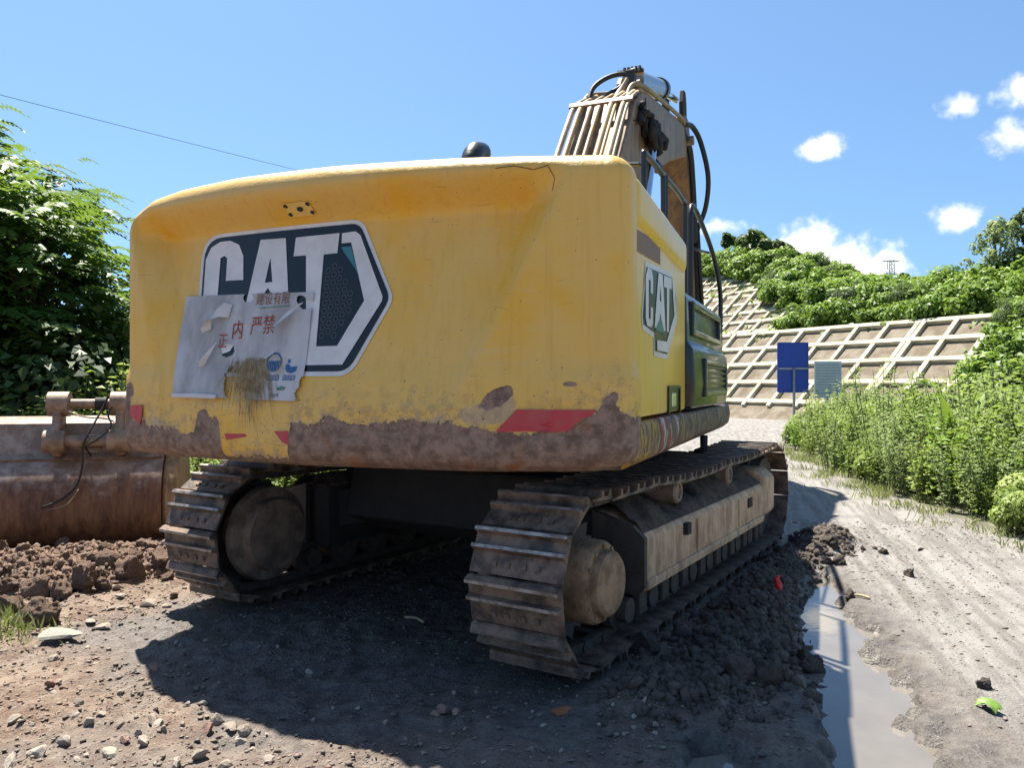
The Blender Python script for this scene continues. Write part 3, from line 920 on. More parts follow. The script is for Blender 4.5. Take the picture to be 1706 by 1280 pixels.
# --- trees on the skyline
def skyline_tree(name, px, py_base, py_top, Y, halfw_px, label, mat, dens=1.0, leaf=.22, clumps=26, group=None):
    x = (px - 853) / 1280 * Y; z0 = 1.6 + (640 - py_base) / 1280 * Y; z1 = 1.6 + (640 - py_top) / 1280 * Y; w = halfw_px / 1280 * Y
    zg = z0 - 2.5
    root = tag(empty(name, (x, Y, zg)), label, 'tree', group)
    H_ = z1 - zg
    cs = []; rs = []
    for _ in range(clumps):
        k = random.random(); a = random.uniform(0, 6.283); q = w * math.sqrt(random.random()) * (1 - .45 * k)
        cs.append((q * math.cos(a), q * math.sin(a), 2.0 + (H_ - 2.6) * k)); rs.append(w * random.uniform(.22, .38))
    C, A, N, L, T = clump_leaves(cs, rs, 95 * dens, leaf)
    me = foliage_mesh('crown', C, A, N, L, L * .6, mat, T)
    link(bpy.data.objects.new('crown', me), root)
    mb = MB(); mb.tube([(0, 0, 0), (.05, 0, H_ * .35), (0, .1, H_ * .75)], [.16, .12, .05], 7)
    add_stems(mb, [(c[0], c[1], c[2]) for c in cs[:9]], (0, 0, H_ * .3), .06, .015)
    mb.build('trunk', M['bark'], root)
skyline_tree('skyline_tree', 1262, 425, 376, 84, 42, 'dense dark tree with rounded crown on the hilltop', M['leafD'], 2.2, .4, 26)
skyline_tree('skyline_tree', 1303, 432, 397, 83, 24, 'lower dark tree leaning off the rounded hilltop tree', M['leafD'], 2.0, .36, 18)
skyline_tree('skyline_tree', 1214, 402, 380, 86, 12, 'small dark treetop behind the hilltop scrub', M['leafD'], 1.0, .36, 12)
skyline_tree('skyline_tree', 1658, 425, 352, 50, 44, 'sparse pale grey-green tree above the leafy bank', M['leafF'], .55, .26, 26)
skyline_tree('skyline_tree', 1712, 425, 338, 50, 34, 'taller darker tree beside the sparse grey-green one', M['leafD'], 1.0, .26, 24)
skyline_tree('skyline_tree', 1420, 462, 444, 96, 24, 'small tree on the dip of the ridge before the cloud', M['leafD'], 1.0, .4, 14)
skyline_tree('skyline_tree', 1376, 470, 455, 100, 9, 'little round tree on the ridge', M['leafD'], .8, .4, 8)
skyline_tree('skyline_tree', 1508, 462, 450, 98, 14, 'low shrubby tree on the ridge beside the pylon', M['leafD'], .7, .4, 10)

# --- pylon
def pylon():
    Y = 118.; x = (1484 - 853) / 1280 * Y; zt = 1.6 + (640 - 433) / 1280 * Y; zb = 11.0
    root = tag(empty('power_pylon', (x, Y, zb)), 'small grey lattice power pylon on the far ridge', 'pylon')
    H_ = zt - zb
    mb = MB()
    for sx in (-1, 1):
        for sy in (-1, 1):
            mb.tube([(sx * .75, sy * .75, -.6), (sx * .32, sy * .32, H_)], .06, 4)
    for i in range(9):
        a = i / 9 * H_; b2 = (i + 1) / 9 * H_
        wa = .75 - .43 * i / 9; wb = .75 - .43 * (i + 1) / 9
        for s in (-1, 1):
            mb.tube([(-wa, s * wa, a), (wb, s * wb, b2)], .035, 4); mb.tube([(wa, s * wa, a), (-wb, s * wb, b2)], .035, 4)
    mb.build('mast', M['pylon'], root)
    for zz, w in ((H_ * .98, 1.25), (H_ * .78, 1.0)):
        mb = MB(); mb.tube([(-w, 0, zz), (w, 0, zz)], .09, 5); mb.build('crossarm', M['pylon'], root)
pylon()

# --- weeds and shrubs along the road, right
wr = random.Random(5)
placed = []
def verge_plant(kind):
    for _ in range(60):
        y = wr.uniform(6.6, 24); x = float(road_edge(y)) + abs(wr.gauss(.55, .9)) + .25
        if x < float(road_edge(y)) + .3: continue
        if 853 + 1280 * x / y > 1790: continue
        if any((x - q[0]) ** 2 + (y - q[1]) ** 2 < (.36 if y < 13 else .6) ** 2 for q in placed): continue
        placed.append((x, y)); return x, y
    return None
for k in range(145):
    q = verge_plant(k)
    if not q: continue
    x, y = q
    dist = x - float(road_edge(y)); zz = gz(x, y) - .02
    sc = min(1.22, .40 + .42 * dist) * wr.uniform(.6, 1.35) * (1.0 if y > 9 else .75)
    if y > 14.5: sc = min(sc, .5 + .03 * y)
    t = wr.random()
    where = 'by the boards on posts' if y > 16.5 else 'at the edge of the pale road' if dist < .8 else 'deep in the roadside thicket'
    if t < .50: place('roadside_weed', weedB[k % 4], (x, y, zz), wr.uniform(0, 6.28), sc * 1.05, 'yellow-green leafy weed ' + where, 'weed', 'weeds in the roadside thicket')
    elif t < .88: place('roadside_weed', weedF[k % 3], (x, y, zz), wr.uniform(0, 6.28), sc * 1.1, 'grey-green tall weed ' + where, 'weed', 'grey-green weeds in the roadside thicket')
    else: place('roadside_shrub', shrubR[k % 3], (x, y, zz), wr.uniform(0, 6.28), sc, 'bushy green shrub ' + where, 'shrub', 'shrubs in the roadside thicket')
for k in range(32):                                       # taller bank of scrub behind the weeds
    y = wr.uniform(10.5, 19); x = 8.1 + (y - 10.5) * .42 + wr.uniform(-.2, 1.8)
    place('bank_shrub', bank_shrub[k % 3], (x, y, gz(x, y) - .05), wr.uniform(0, 6.28), wr.uniform(.5, .85),
          'tall green shrub on the overgrown bank behind the roadside weeds', 'shrub', 'tall shrubs on the overgrown bank')
def broad_plant(loc, n, ln, wd, upr, label, mat, group=None):
    root = tag(empty('broad_leaf_plant', loc, random.uniform(0, 6)), label, 'plant', group)
    for i in range(n):
        a = i * 2.4 + random.uniform(-.3, .3); l_ = ln * random.uniform(.75, 1.1); vs = []; fs = []
        for j in range(7):
            t = j / 6; w = wd * math.sin(math.pi * min(1, .12 + t * .88)) ** .8 * (1 - .3 * t) * .5
            rr = l_ * (t * (1 - upr) + upr * .35 * t * t); zz = l_ * (upr * t + (1 - upr) * (.75 * t - .65 * t * t)) + .04
            c = Vector((rr * math.cos(a), rr * math.sin(a), zz)); s = Vector((-math.sin(a), math.cos(a), 0))
            vs += [c + s * w + Vector((0, 0, w * .35)), c, c - s * w + Vector((0, 0, w * .35))]
        for j in range(6):
            fs += [(j * 3, j * 3 + 1, j * 3 + 4, j * 3 + 3), (j * 3 + 1, j * 3 + 2, j * 3 + 5, j * 3 + 4)]
        o = make_mesh('leaf', vs, fs, mat, root, True)
        at = o.data.attributes.new('rnd', 'FLOAT', 'POINT'); at.data.foreach_set('value', [random.random()] * len(vs))
def on_ground(px, py):
    y = 1280 * 1.6 / (py - 640); return ((px - 853) / 1280 * y, y, gz((px - 853) / 1280 * y, y) - .01)
broad_plant((6.75, 11.6, gz(6.75, 11.6)), 7, 1.6, .26, .85, 'upright plant with long broad blade leaves in the thicket', M['leafE'])
for px, py, s_ in ((1438, 800, .42), (1535, 812, .40), (1562, 822, .34), (1690, 838, .62), (1400, 785, .3), (1672, 860, .42)):
    broad_plant(on_ground(px, py), 9, s_, s_ * .36, .45, 'low bright yellow-green broad leaf plant at the road edge', M['leafE'], 'bright broad leaf plants at the road edge')
# grass along the road edge and on the left
def grass(name, n, fx, label):
    P = fx(n); n = len(P)
    zz = ground_fields(P[:, 0], P[:, 1])[0]
    C = np.stack([P[:, 0], P[:, 1], zz - .005], 1)
    A = np.stack([rng.normal(size=n) * .45, rng.normal(size=n) * .45, np.ones(n)], 1)
    N = rand_unit(n)
    L = .05 + .13 * rng.random(n) ** 1.5
    V, F = leaves(C, A, N, L, .010 + .008 * rng.random(n), .0)
    me = quads_mesh(name, V, F, M['grass'], np.repeat(rng.random(n), 4))
    tag(link(bpy.data.objects.new(name, me)), label, 'grass', kind='stuff')
def verge(n):
    y = rng.uniform(5.5, 20, n); x = road_edge(y) + rng.normal(size=n) * .30 + .12
    k = fbm(x * 2.3, y * 2.3, 3, 77) > .5
    return np.stack([x[k], y[k]], 1)
grass('verge_grass', 9000, verge, 'short dry green grass along the edge of the pale road')
def left_grass(n):
    a = np.stack([rng.uniform(-9, -2.2, n), rng.uniform(9.0, 11.5, n)], 1)
    b = np.stack([-3.45 + .22 * rng.normal(size=n // 12), 4.85 + .15 * rng.normal(size=n // 12)], 1)
    return np.concatenate([a, b])
grass('left_grass', 7000, left_grass, 'grass under the trees and in tufts by the muddy clods')

# --- trees with feathery compound leaves, left
def frond_tree(name, loc, H_, rad, nfr, label, mat, zlow=.25, ln=.55):
    root = tag(empty(name, loc), label, 'tree', 'feathery leaved trees behind the bucket')
    C, A, N, L, T = [], [], [], [], []
    tips = []
    nb_ = max(9, nfr // 22)
    for k in range(nb_):
        t = (k + random.random()) / nb_; a = k * 2.4 + random.uniform(-.5, .5)
        zz = H_ * (zlow + (1 - zlow) * t); q = rad * math.sqrt(max(.04, 1 - ((zz / H_ - .5) / .56) ** 2)) * random.uniform(.45, .95)
        tips.append(Vector((q * math.cos(a), q * math.sin(a), zz - .25)))
    for tp in tips:
        tone = random.random()
        for _ in range(nfr // nb_):
            base = np.array(tp) + rng.normal(size=3) * np.array([.30, .30, .26])
            out = np.array([base[0], base[1], 0.]); out /= np.linalg.norm(out) + 1e-6
            ax = out * 1.0 + rng.normal(size=3) * .55; ax[2] = .25 + .35 * random.random(); ax /= np.linalg.norm(ax)
            l_ = ln * random.uniform(.7, 1.2); m = 8
            side = np.cross(ax, [0, 0, 1.]); side /= np.linalg.norm(side)
            for j in range(m):
                t = (j + 1) / m
                p = base + ax * l_ * t - np.array([0, 0, 1.]) * l_ * .55 * t * t
                for s in ((-1, 1) if j < m - 1 else (0,)):
                    d = side * s + ax * .55 + np.array([0, 0, -.35])
                    C.append(p); A.append(d); N.append(np.array([0, 0, 1.]) + ax * .4 + rng.normal(size=3) * .22)
                    L.append(l_ * .36 * (1.05 - .45 * t)); T.append(tone)
    C, A, N, L, T = map(np.array, (C, A, N, L, T))
    N /= np.linalg.norm(N, axis=1, keepdims=True)
    V, F = leaves(C, A, N, L, L * .46, .1)
    me = quads_mesh('crown', V, F, mat, np.repeat(np.clip(T * .6 + .4 * rng.random(len(T)), 0, 1), 4))
    link(bpy.data.objects.new('crown', me), root)
    mb = MB(); mb.tube(smooth_path([(0, 0, -.1), (.08, .05, H_ * .4), (-.05, 0, H_ * .85)], 4), [.11, .1, .095, .09, .08, .07, .055, .04, .025], 8)
    for tp in tips:
        s0 = Vector((.05, .03, max(.3, tp.z * .62 - .2)))
        mb.tube(smooth_path([s0, s0.lerp(tp, .5) + Vector((0, 0, .12)), tp], 3), [.035, .03, .026, .022, .018, .013, .008], 5)
    mb.build('trunk', M['bark'], root)
FT = [((-8.4, 10.5), 5.3, 1.35, 1100, 'tall feathery leaved tree at the outer end of the row behind the bucket'),
      ((-7.15, 11.2), 4.55, 1.05, 1000, 'feathery leaved tree drooping towards the yellow machine'),
      ((-8.1, 13.0), 5.3, 1.3, 900, 'feathery leaved tree set back behind its drooping neighbours'),
      ((-9.8, 12.6), 6.2, 1.8, 900, 'tallest feathery leaved tree at the back of the row'),
      ((-6.4, 14.2), 3.3, 1.3, 350, 'short feathery leaved tree hidden behind the machine')]
for (x, y), H_, rad, nf, lb in FT:
    frond_tree('feathery_tree', (x, y, gz(x, y)), H_, rad, nf, lb, M['leafA'])
lr = random.Random(8)
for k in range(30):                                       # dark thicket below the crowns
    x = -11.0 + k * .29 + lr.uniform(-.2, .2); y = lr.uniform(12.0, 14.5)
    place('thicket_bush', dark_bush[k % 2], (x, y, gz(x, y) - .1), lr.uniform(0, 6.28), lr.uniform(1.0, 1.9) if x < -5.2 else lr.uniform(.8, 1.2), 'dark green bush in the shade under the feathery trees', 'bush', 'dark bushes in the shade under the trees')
for k in range(46):
    x = lr.uniform(-8.6, -2.0); y = lr.uniform(9.2, 11.6)
    if x > -4.8 : y = lr.uniform(9.8, 11.6)
    place('shade_weed', weedL[k % 3], (x, y, gz(x, y)), lr.uniform(0, 6.28), lr.uniform(.75, 1.25) * (1.65 if x < -5 else .9), 'sunlit green weed growing at the foot of the trees', 'weed', 'weeds at the foot of the trees')

# ------------------------------------------------------------------ road signs
def sign_blue():
    Y = 25.5; x0, x1 = (1296 - 853) / 1280 * Y, (1346 - 853) / 1280 * Y
    zt, zb = 1.6 + (640 - 571) / 1280 * Y, 1.6 + (640 - 654) / 1280 * Y
    xc = (x0 + x1) / 2; zg = gz(xc, Y)
    root = tag(empty('road_sign', (xc, Y, zg), R(-3)), 'blue board on a post seen from behind, taller than the white board beside it', 'sign', 'boards on posts beside the road')
    w = (x1 - x0) / 2
    MB().box(-w, w, 0, .03, zt - (zt - zb) - zg, zt - zg).build('panel', M['sign_blue'], root, bevel=.012)
    mb = MB().box(-w + .02, w - .02, -.045, -.003, zb + (zt - zb) * .46 - zg, zb + (zt - zb) * .46 + .06 - zg); mb.build('rail', M['galv'], root)
    MB().tube([(.02, -.05, -.1), (.02, -.05, zb + (zt - zb) * .5 - zg)], .045, 10).build('post', M['galv'], root, smooth=True)
    mb = MB()
    t = .035
    mb.box(-w - .01, -w + t, -.012, .04, zb - zg, zt - zg).box(w - t, w + .01, -.012, .04, zb - zg, zt - zg)
    mb.box(-w + t, w - t, -.012, .04, zt - zg - t, zt - zg + .01).box(-w + t, w - t, -.012, .04, zb - zg - .01, zb - zg + t)
    mb.build('rim', M['sign_blue'], root)
sign_blue()
def sign_white():
    Y = 23.0; x0, x1 = (1357 - 853) / 1280 * Y, (1402 - 853) / 1280 * Y
    zt, zb = 1.6 + (640 - 602) / 1280 * Y, 1.6 + (640 - 663) / 1280 * Y
    xc = (x0 + x1) / 2; zg = gz(xc, Y)
    root = tag(empty('notice_board', (xc, Y, zg), R(-2)), 'small whitish board with faint printed lines on a post among the weeds', 'sign', 'boards on posts beside the road')
    w = (x1 - x0) / 2
    MB().box(-w, w, 0, .03, zb - zg, zt - zg).build('panel', M['sign_white'], root, bevel=.01)
    for i in range(11):
        z = zt - .1 - i * (zt - zb - .16) / 11 - zg
        MB().box(-w + .05, w - .05 - .2 * random.random(), -.006, -.002, z - .022, z).build('printed_line', M['sign_ink'], root)
    MB().tube([(.0, .06, -.1), (.0, .06, zt - .2 - zg)], .04, 10).build('post', M['galv'], root, smooth=True)
sign_white()

# ------------------------------------------------------------------ overhead cables
def cable(p, q, sag, label):
    p, q = Vector(p), Vector(q)
    o = MB().tube([p.lerp(q, i / 24) - Vector((0, 0, sag * 4 * (i / 24) * (1 - i / 24))) for i in range(25)], .012, 5).build('overhead_cable', M['wire'])
    tag(o, label, 'cable')
cable((-24, 22.4, 12.4), (6, 79, 17.0), .25, 'thin dark cable strung across the sky above the trees')
# ------------------------------------------------------------------ the excavator
SH = R(22); S0 = Vector((-1.0, 4.48, 0))                   # upper structure heading; its origin is under the middle of the counterweight
ROOT = Vector((TC[0], TC[1], 0))
exc = tag(empty('excavator', ROOT), 'worn yellow crawler excavator with rusty counterweight parked in the mud', 'excavator')
def up(o):                                                 # child in upper-structure coordinates
    o.parent = exc; o.location = S0 - ROOT; o.rotation_euler = (0, 0, -SH); return o
def low(o):                                                # child in undercarriage coordinates
    o.parent = exc; o.location = (0, 0, 0); o.rotation_euler = (0, 0, -TH); return o

HW = 1.71
def arc(s): return -.14 * (1 - (s / HW) ** 2)
def sm(x):
    x = max(0., min(1., x)); return x * x * (3 - 2 * x)
def recess(s, z):
    k = (2.66 - z) / 1.2
    D = .185 * max(0., min(1., (z - 1.46) / 1.1))
    oL = -1.64 + .30 * k; oR = 1.40 - .62 * k
    c = lambda x: max(0., min(1., x))
    return D * c((s - oL) / (.16 + .22 * k)) * c((oR - s) / (.06 + .16 * (1 - k))) * sm((2.75 - z) / .22)
def face_y(s, z): return arc(s) + recess(s, z)
def lerp_tab(x, xs_, ys_): return float(np.interp(x, xs_, ys_))
def top_z(s): return lerp_tab(s, [-1.72, -1.62, -1.45, -1.2, -.7, 0, .8, 1.3, 1.72], [2.67, 2.755, 2.825, 2.855, 2.872, 2.862, 2.83, 2.80, 2.775])
def bot_z(s): return lerp_tab(s, [-1.72, -1.6, -1.2, -.2, .9, 1.5, 1.72], [1.17, 1.135, 1.12, 1.112, 1.12, 1.14, 1.17])

def build_counterweight():
    Rc = .115
    path = []                                              # (s, y, nx, ny)
    L0 = .17
    for i in range(5): path.append((-HW, L0 + .0 - i * (L0 - Rc) / 5, -1, 0))
    for i in range(9):
        a = i / 9 * math.pi / 2
        path.append((-HW + Rc - Rc * math.cos(a), Rc + arc(-HW + Rc) - Rc * math.sin(a) , -math.cos(a), -math.sin(a)))
    for s in np.linspace(-HW + Rc, HW - Rc, 170): path.append((float(s), arc(float(s)), 0, -1))
    for i in range(8, -1, -1):
        a = i / 9 * math.pi / 2
        path.append((HW - Rc + Rc * math.cos(a), Rc + arc(HW - Rc) - Rc * math.sin(a), math.cos(a), -math.sin(a)))
    for i in range(4, -1, -1): path.append((HW, L0 - i * (L0 - Rc) / 5, 1, 0))
    Rt = .12; ZT = 2.85; ZB = 1.115
    levels = [(ZB + .01, .45), (ZB + .004, .14), (ZB + .015, .075), (ZB + .045, .03), (ZB + .085, .008), (ZB + .13, 0)]
    for z in np.linspace(ZB + .16, ZT - Rt, 84): levels.append((float(z), 0))
    for i in range(1, 9):
        a = i / 8 * math.pi / 2
        levels.append((ZT - Rt + Rt * math.sin(a), Rt * (1 - math.cos(a))))
    levels += [(ZT + .002, .26), (ZT - .004, .55)]
    vs = []; fs = []; n = len(path)
    for z, e in levels:
        for s, y, nx_, ny_ in path:
            kz = (z - ZB) / (ZT - ZB); zz = bot_z(s) + (top_z(s) - bot_z(s)) * kz
            yy = y - ny_ * e; ss = s - nx_ * e
            if ny_ < -.99: yy += recess(s, zz)
            # the lower belt stands a little proud
            belt = sm((1.74 - zz) / .14) * .022
            lump = .006 * math.sin(s * 5.1 + zz * 3) * (zz < 1.5)
            vs.append((ss + nx_ * belt, yy + ny_ * (belt * (.4 if abs(s) < 1.3 else 1) + lump), zz))
    for j in range(len(levels) - 1):
        for i in range(n - 1):
            fs.append((j * n + i, j * n + i + 1, (j + 1) * n + i + 1, (j + 1) * n + i))
    o = make_mesh('counterweight', vs, fs, M['cw'], None, True)
    return up(o)
cw = build_counterweight()

# --- decals laid on a surface: polygons in (across, up) mapped by fn -> 3D
def flat_fill(polys, maxlen=.07):
    bm = bmesh.new()
    loops = [[Vector((x, y, 0)) for x, y in pl] for pl in polys]
    tris = tessellate_polygon(loops)
    vv = [bm.verts.new(p) for lp in loops for p in lp]
    for t in tris:
        try: bm.faces.new([vv[i] for i in t])
        except ValueError: pass
    for _ in range(7):
        es = [e for e in bm.edges if e.calc_length() > maxlen]
        if not es: break
        bmesh.ops.subdivide_edges(bm, edges=es, cuts=1)
        bmesh.ops.triangulate(bm, faces=bm.faces)
    return bm
def decal(name, polys, mat, parent, fn, off):
    bm = flat_fill(polys)
    for v in bm.verts: v.co = fn(v.co.x, v.co.y, off)
    bmesh.ops.recalc_face_normals(bm, faces=bm.faces)
    me = bpy.data.meshes.new(name); bm.to_mesh(me); bm.free(); me.materials.append(mat)
    return link(bpy.data.objects.new(name, me), parent)
def rear_fn(s, z, off): return Vector((s, face_y(s, z) - off - (sm((1.74 - z) / .14) * .022 * (.4 if abs(s) < 1.3 else 1)), z))
def rounded(poly, rad, n=5):
    out = []
    k = len(poly)
    for i in range(k):
        p0, p1, p2 = Vector(poly[i - 1]), Vector(poly[i]), Vector(poly[(i + 1) % k])
        rr = rad[i] if isinstance(rad, (list, tuple)) else rad
        if rr <= 0: out.append(tuple(p1)); continue
        a = p1 + (p0 - p1).normalized() * min(rr, (p0 - p1).length * .49); b = p1 + (p2 - p1).normalized() * min(rr, (p2 - p1).length * .49)
        for j in range(n + 1):
            t = j / n; out.append(tuple((1 - t) ** 2 * a + 2 * t * (1 - t) * p1 + t * t * b))
    return out
LO = [(-1.125, 2.56), (.125, 2.56), (.378, 2.08), (.14, 1.645), (-1.06, 1.645)]
LB = [(-1.10, 2.537), (.11, 2.537), (.355, 2.083), (.125, 1.672), (-1.035, 1.672)]
decal('logo_border', [rounded(LO, [.16, .06, .05, .08, .12])], M['white'], cw, rear_fn, .004)
decal('logo_field', [rounded(LB, [.15, .06, .05, .07, .11])], M['ink'], cw, rear_fn, .007)
Cc = [(-1.02, 1.82), (-1.07, 2.40), (-1.035, 2.475), (-.96, 2.508), (-.87, 2.508), (-.79, 2.475), (-.742, 2.40), (-.718, 2.245), (-.866, 2.248), (-.878, 2.395), (-.905, 2.412), (-.937, 2.40),
      (-.905, 1.90), (-.87, 1.88), (-.85, 1.90), (-.845, 2.02), (-.70, 2.02), (-.70, 1.88), (-.76, 1.80), (-.86, 1.775), (-.96, 1.785)]
decal('logo_letter', [Cc], M['white'], cw, rear_fn, .010)
decal('logo_letter', [[(-.715, 1.80), (-.614, 2.492), (-.415, 2.487), (-.285, 1.80), (-.43, 1.80), (-.44, 2.10), (-.51, 2.183), (-.575, 2.10), (-.585, 1.80)], [(-.518, 2.374), (-.481, 2.218), (-.539, 2.217)]], M['white'], cw, rear_fn, .010)
decal('logo_letter', [[(-.338, 2.484), (-.022, 2.487), (-.024, 2.366), (-.119, 2.364), (-.105, 1.80), (-.175, 1.80), (-.247, 2.367), (-.34, 2.368)]], M['white'], cw, rear_fn, .010)
decal('logo_chevron', [[(-.005, 2.485), (.088, 2.489), (.124, 2.464), (.307, 2.095), (.306, 2.068), (.086, 1.71), (-1.0, 1.705), (-1.0, 1.735), (-.163, 1.817), (.038, 1.818), (.19, 2.075), (.065, 2.424), (0, 2.423)]], M['white'], cw, rear_fn, .010)
decal('logo_shade', [[(0, 2.40), (.068, 2.40), (.14, 2.22), (.115, 2.26), (.03, 2.36)]], M['teal'], cw, rear_fn, .0115)
hx = MB()
for i in range(6):
    for j in range(9):
        cx = -.075 + i * .042 ; cz = 1.88 + j * .048 + (i % 2) * .024
        if cx > .165 - abs(cz - 2.075) * .62 - .02 or cx < -.085 + .0 * cz: continue
        pr = [(cx + .021 * math.cos(a * math.pi / 3), cz + .021 * math.sin(a * math.pi / 3)) for a in range(6)]
        pi_ = [(cx + .0145 * math.cos(a * math.pi / 3), cz + .0145 * math.sin(a * math.pi / 3)) for a in range(6)]
        vs = [rear_fn(x, z, .0095) for x, z in pr + pi_]
        hx.add(vs, [(a, (a + 1) % 6, (a + 1) % 6 + 6, a + 6) for a in range(6)])
hx.build('logo_mesh_pattern', M['hexa'], cw)
# red reflective film
decal('reflective_film', [[(1.14, 1.468), (1.555, 1.470), (1.53, 1.44), (1.485, 1.425), (1.43, 1.375), (1.41, 1.36), (1.30, 1.354), (1.20, 1.356), (1.026, 1.350)]], M['red'], cw, rear_fn, .005)
decal('reflective_film', [[(-1.60, 1.46), (-1.47, 1.465), (-1.475, 1.40), (-1.50, 1.335), (-1.53, 1.36), (-1.60, 1.39)]], M['red'], cw, rear_fn, .012)
decal('reflective_film', [[(-.745, 1.30), (-.55, 1.305), (-.57, 1.285), (-.66, 1.272), (-.73, 1.262)]], M['red'], cw, rear_fn, .005)
decal('reflective_film', [[(-.36, 1.325), (-.255, 1.33), (-.25, 1.245), (-.30, 1.262)]], M['red'], cw, rear_fn, .005)
decal('reflective_film', [[(-.55, 1.30), (-.36, 1.318), (-.33, 1.27), (-.44, 1.285)]], M['white'], cw, rear_fn, .004)
# camera plate with four bolts
pl = decal('camera_plate', [rounded([(-.355, 2.600), (-.165, 2.600), (-.165, 2.665), (-.355, 2.665)], .008)], M['panel'], cw, rear_fn, .007)
mb = MB()
for bx, bz in ((-.34, 2.613), (-.34, 2.652), (-.18, 2.613), (-.18, 2.652), (-.25, 2.635)):
    c = rear_fn(bx, bz, .010); r_ = .011 if bx != -.25 else .018
    mb.tube([c + Vector((0, .01, 0)), c - Vector((0, .008, 0))], r_, 8)
mb.build('plate_screws', M['dark'], cw)['kind'] = 'stuff'
# thin cracks and seam on top corner
mb = MB()
for pth in ([(1.02, 2.73), (1.12, 2.735), (1.22, 2.71), (1.30, 2.725)], [(1.30, 2.72), (1.33, 2.66), (1.31, 2.60)]):
    mb.tube([rear_fn(a, b, -.001) for a, b in pth], .002, 4)
mb.build('paint_crack', M['dark'], cw)

# --- hood and side panels
hood_top = lambda t: 2.735 - .055 * t
mb = MB()
poly = [(.18, 2.42), (1.80, 2.36), (1.80, hood_top(1.8)), (.9, hood_top(.9)), (.18, hood_top(.18))]
mb.prism_x(poly, -1.66, 1.715)
hood = up(mb.build('engine_hood', M['hood'], bevel=.085, seg=5, auto=40))
mb = MB().box(-1.25, .35, .5, 1.7, 2.55, 2.78)
mb.build('hood_vent', M['hood'], hood, bevel=.05, seg=3)
mb = MB().box(1.30, 1.69, .185, 1.815, 1.415, 2.50)
door = up(mb.build('side_door', M['panel'], bevel=.02, seg=3, auto=40))
mb = MB().box(-1.66, -.9, .185, 2.6, 1.415, 2.50)
up(mb.build('side_door', M['panel'], bevel=.02, seg=3, auto=40))
mb = MB().box(-1.30, 1.28, .35, 2.85, 1.36, 2.45)
up(mb.build('engine_block', M['dark']))
def side_fn(t, z, off): return Vector((1.69 + off, t, z))
SO = [(.46, 2.285), (1.27, 2.325), (1.44, 2.20), (1.47, 2.04), (1.10, 1.757), (.69, 1.765), (.68, 1.872), (.385, 1.90), (.36, 1.97)]
def inset(poly, k):
    c = Vector((sum(p[0] for p in poly) / len(poly), sum(p[1] for p in poly) / len(poly)))
    out = []
    for i in range(len(poly)):
        a, b, d = Vector(poly[i - 1]), Vector(poly[i]), Vector(poly[(i + 1) % len(poly)])
        n1_ = Vector(((b - a).y, -(b - a).x)).normalized(); n2_ = Vector(((d - b).y, -(d - b).x)).normalized()
        m = (n1_ + n2_).normalized(); out.append(tuple(b + m * k / max(.4, m.dot(n1_))))
    return out
decal('logo_border', [SO], M['white'], door, side_fn, .003)
decal('logo_field', [inset(SO, .03)], M['ink'], door, side_fn, .006)
decal('logo_letter', [[(.44, 1.97), (.44, 2.20), (.50, 2.255), (.60, 2.255), (.64, 2.21), (.64, 2.12), (.57, 2.12), (.57, 2.19), (.52, 2.19), (.52, 1.97), (.57, 1.97), (.57, 2.04), (.64, 2.04), (.64, 1.95), (.60, 1.925), (.48, 1.925)]], M['white'], door, side_fn, .009)
decal('logo_letter', [[(.68, 1.93), (.80, 2.265), (.93, 2.27), (1.02, 1.93), (.93, 1.93), (.86, 2.03), (.79, 1.93)], [(.86, 2.20), (.885, 2.10), (.835, 2.10)]], M['white'], door, side_fn, .009)
decal('logo_letter', [[(.97, 2.27), (1.23, 2.285), (1.23, 2.215), (1.15, 2.21), (1.13, 1.93), (1.06, 1.93), (1.06, 2.205), (.97, 2.20)]], M['white'], door, side_fn, .009)
decal('logo_chevron', [[(1.25, 2.285), (1.33, 2.26), (1.42, 2.05), (1.09, 1.80), (.76, 1.80), (.76, 1.86), (1.06, 1.865), (1.33, 2.06), (1.27, 2.21)]], M['white'], door, side_fn, .009)
decal('logo_shade', [[(.70, 1.915), (1.0, 1.915), (.86, 2.01)]], M['teal'], door, side_fn, .0095)
decal('brown_decal', [[(.19, 2.305), (.885, 2.325), (.885, 2.455), (.19, 2.42)]], M['brownplate'], door, side_fn, .003)
mb = MB().box(1.66, 1.694, 1.15, 1.53, 1.425, 1.57)
lt = mb.build('latch_recess', M['black'], door)
MB().box(1.66, 1.700, 1.27, 1.40, 1.45, 1.545).build('latch', M['chrome'], door, bevel=.008)
mb = MB()
mb.box(1.66, 1.703, 1.12, 1.15, 1.41, 1.585).box(1.66, 1.703, 1.53, 1.56, 1.41, 1.585).box(1.66, 1.703, 1.15, 1.53, 1.57, 1.588)
mb.build('latch_frame', M['black'], door)
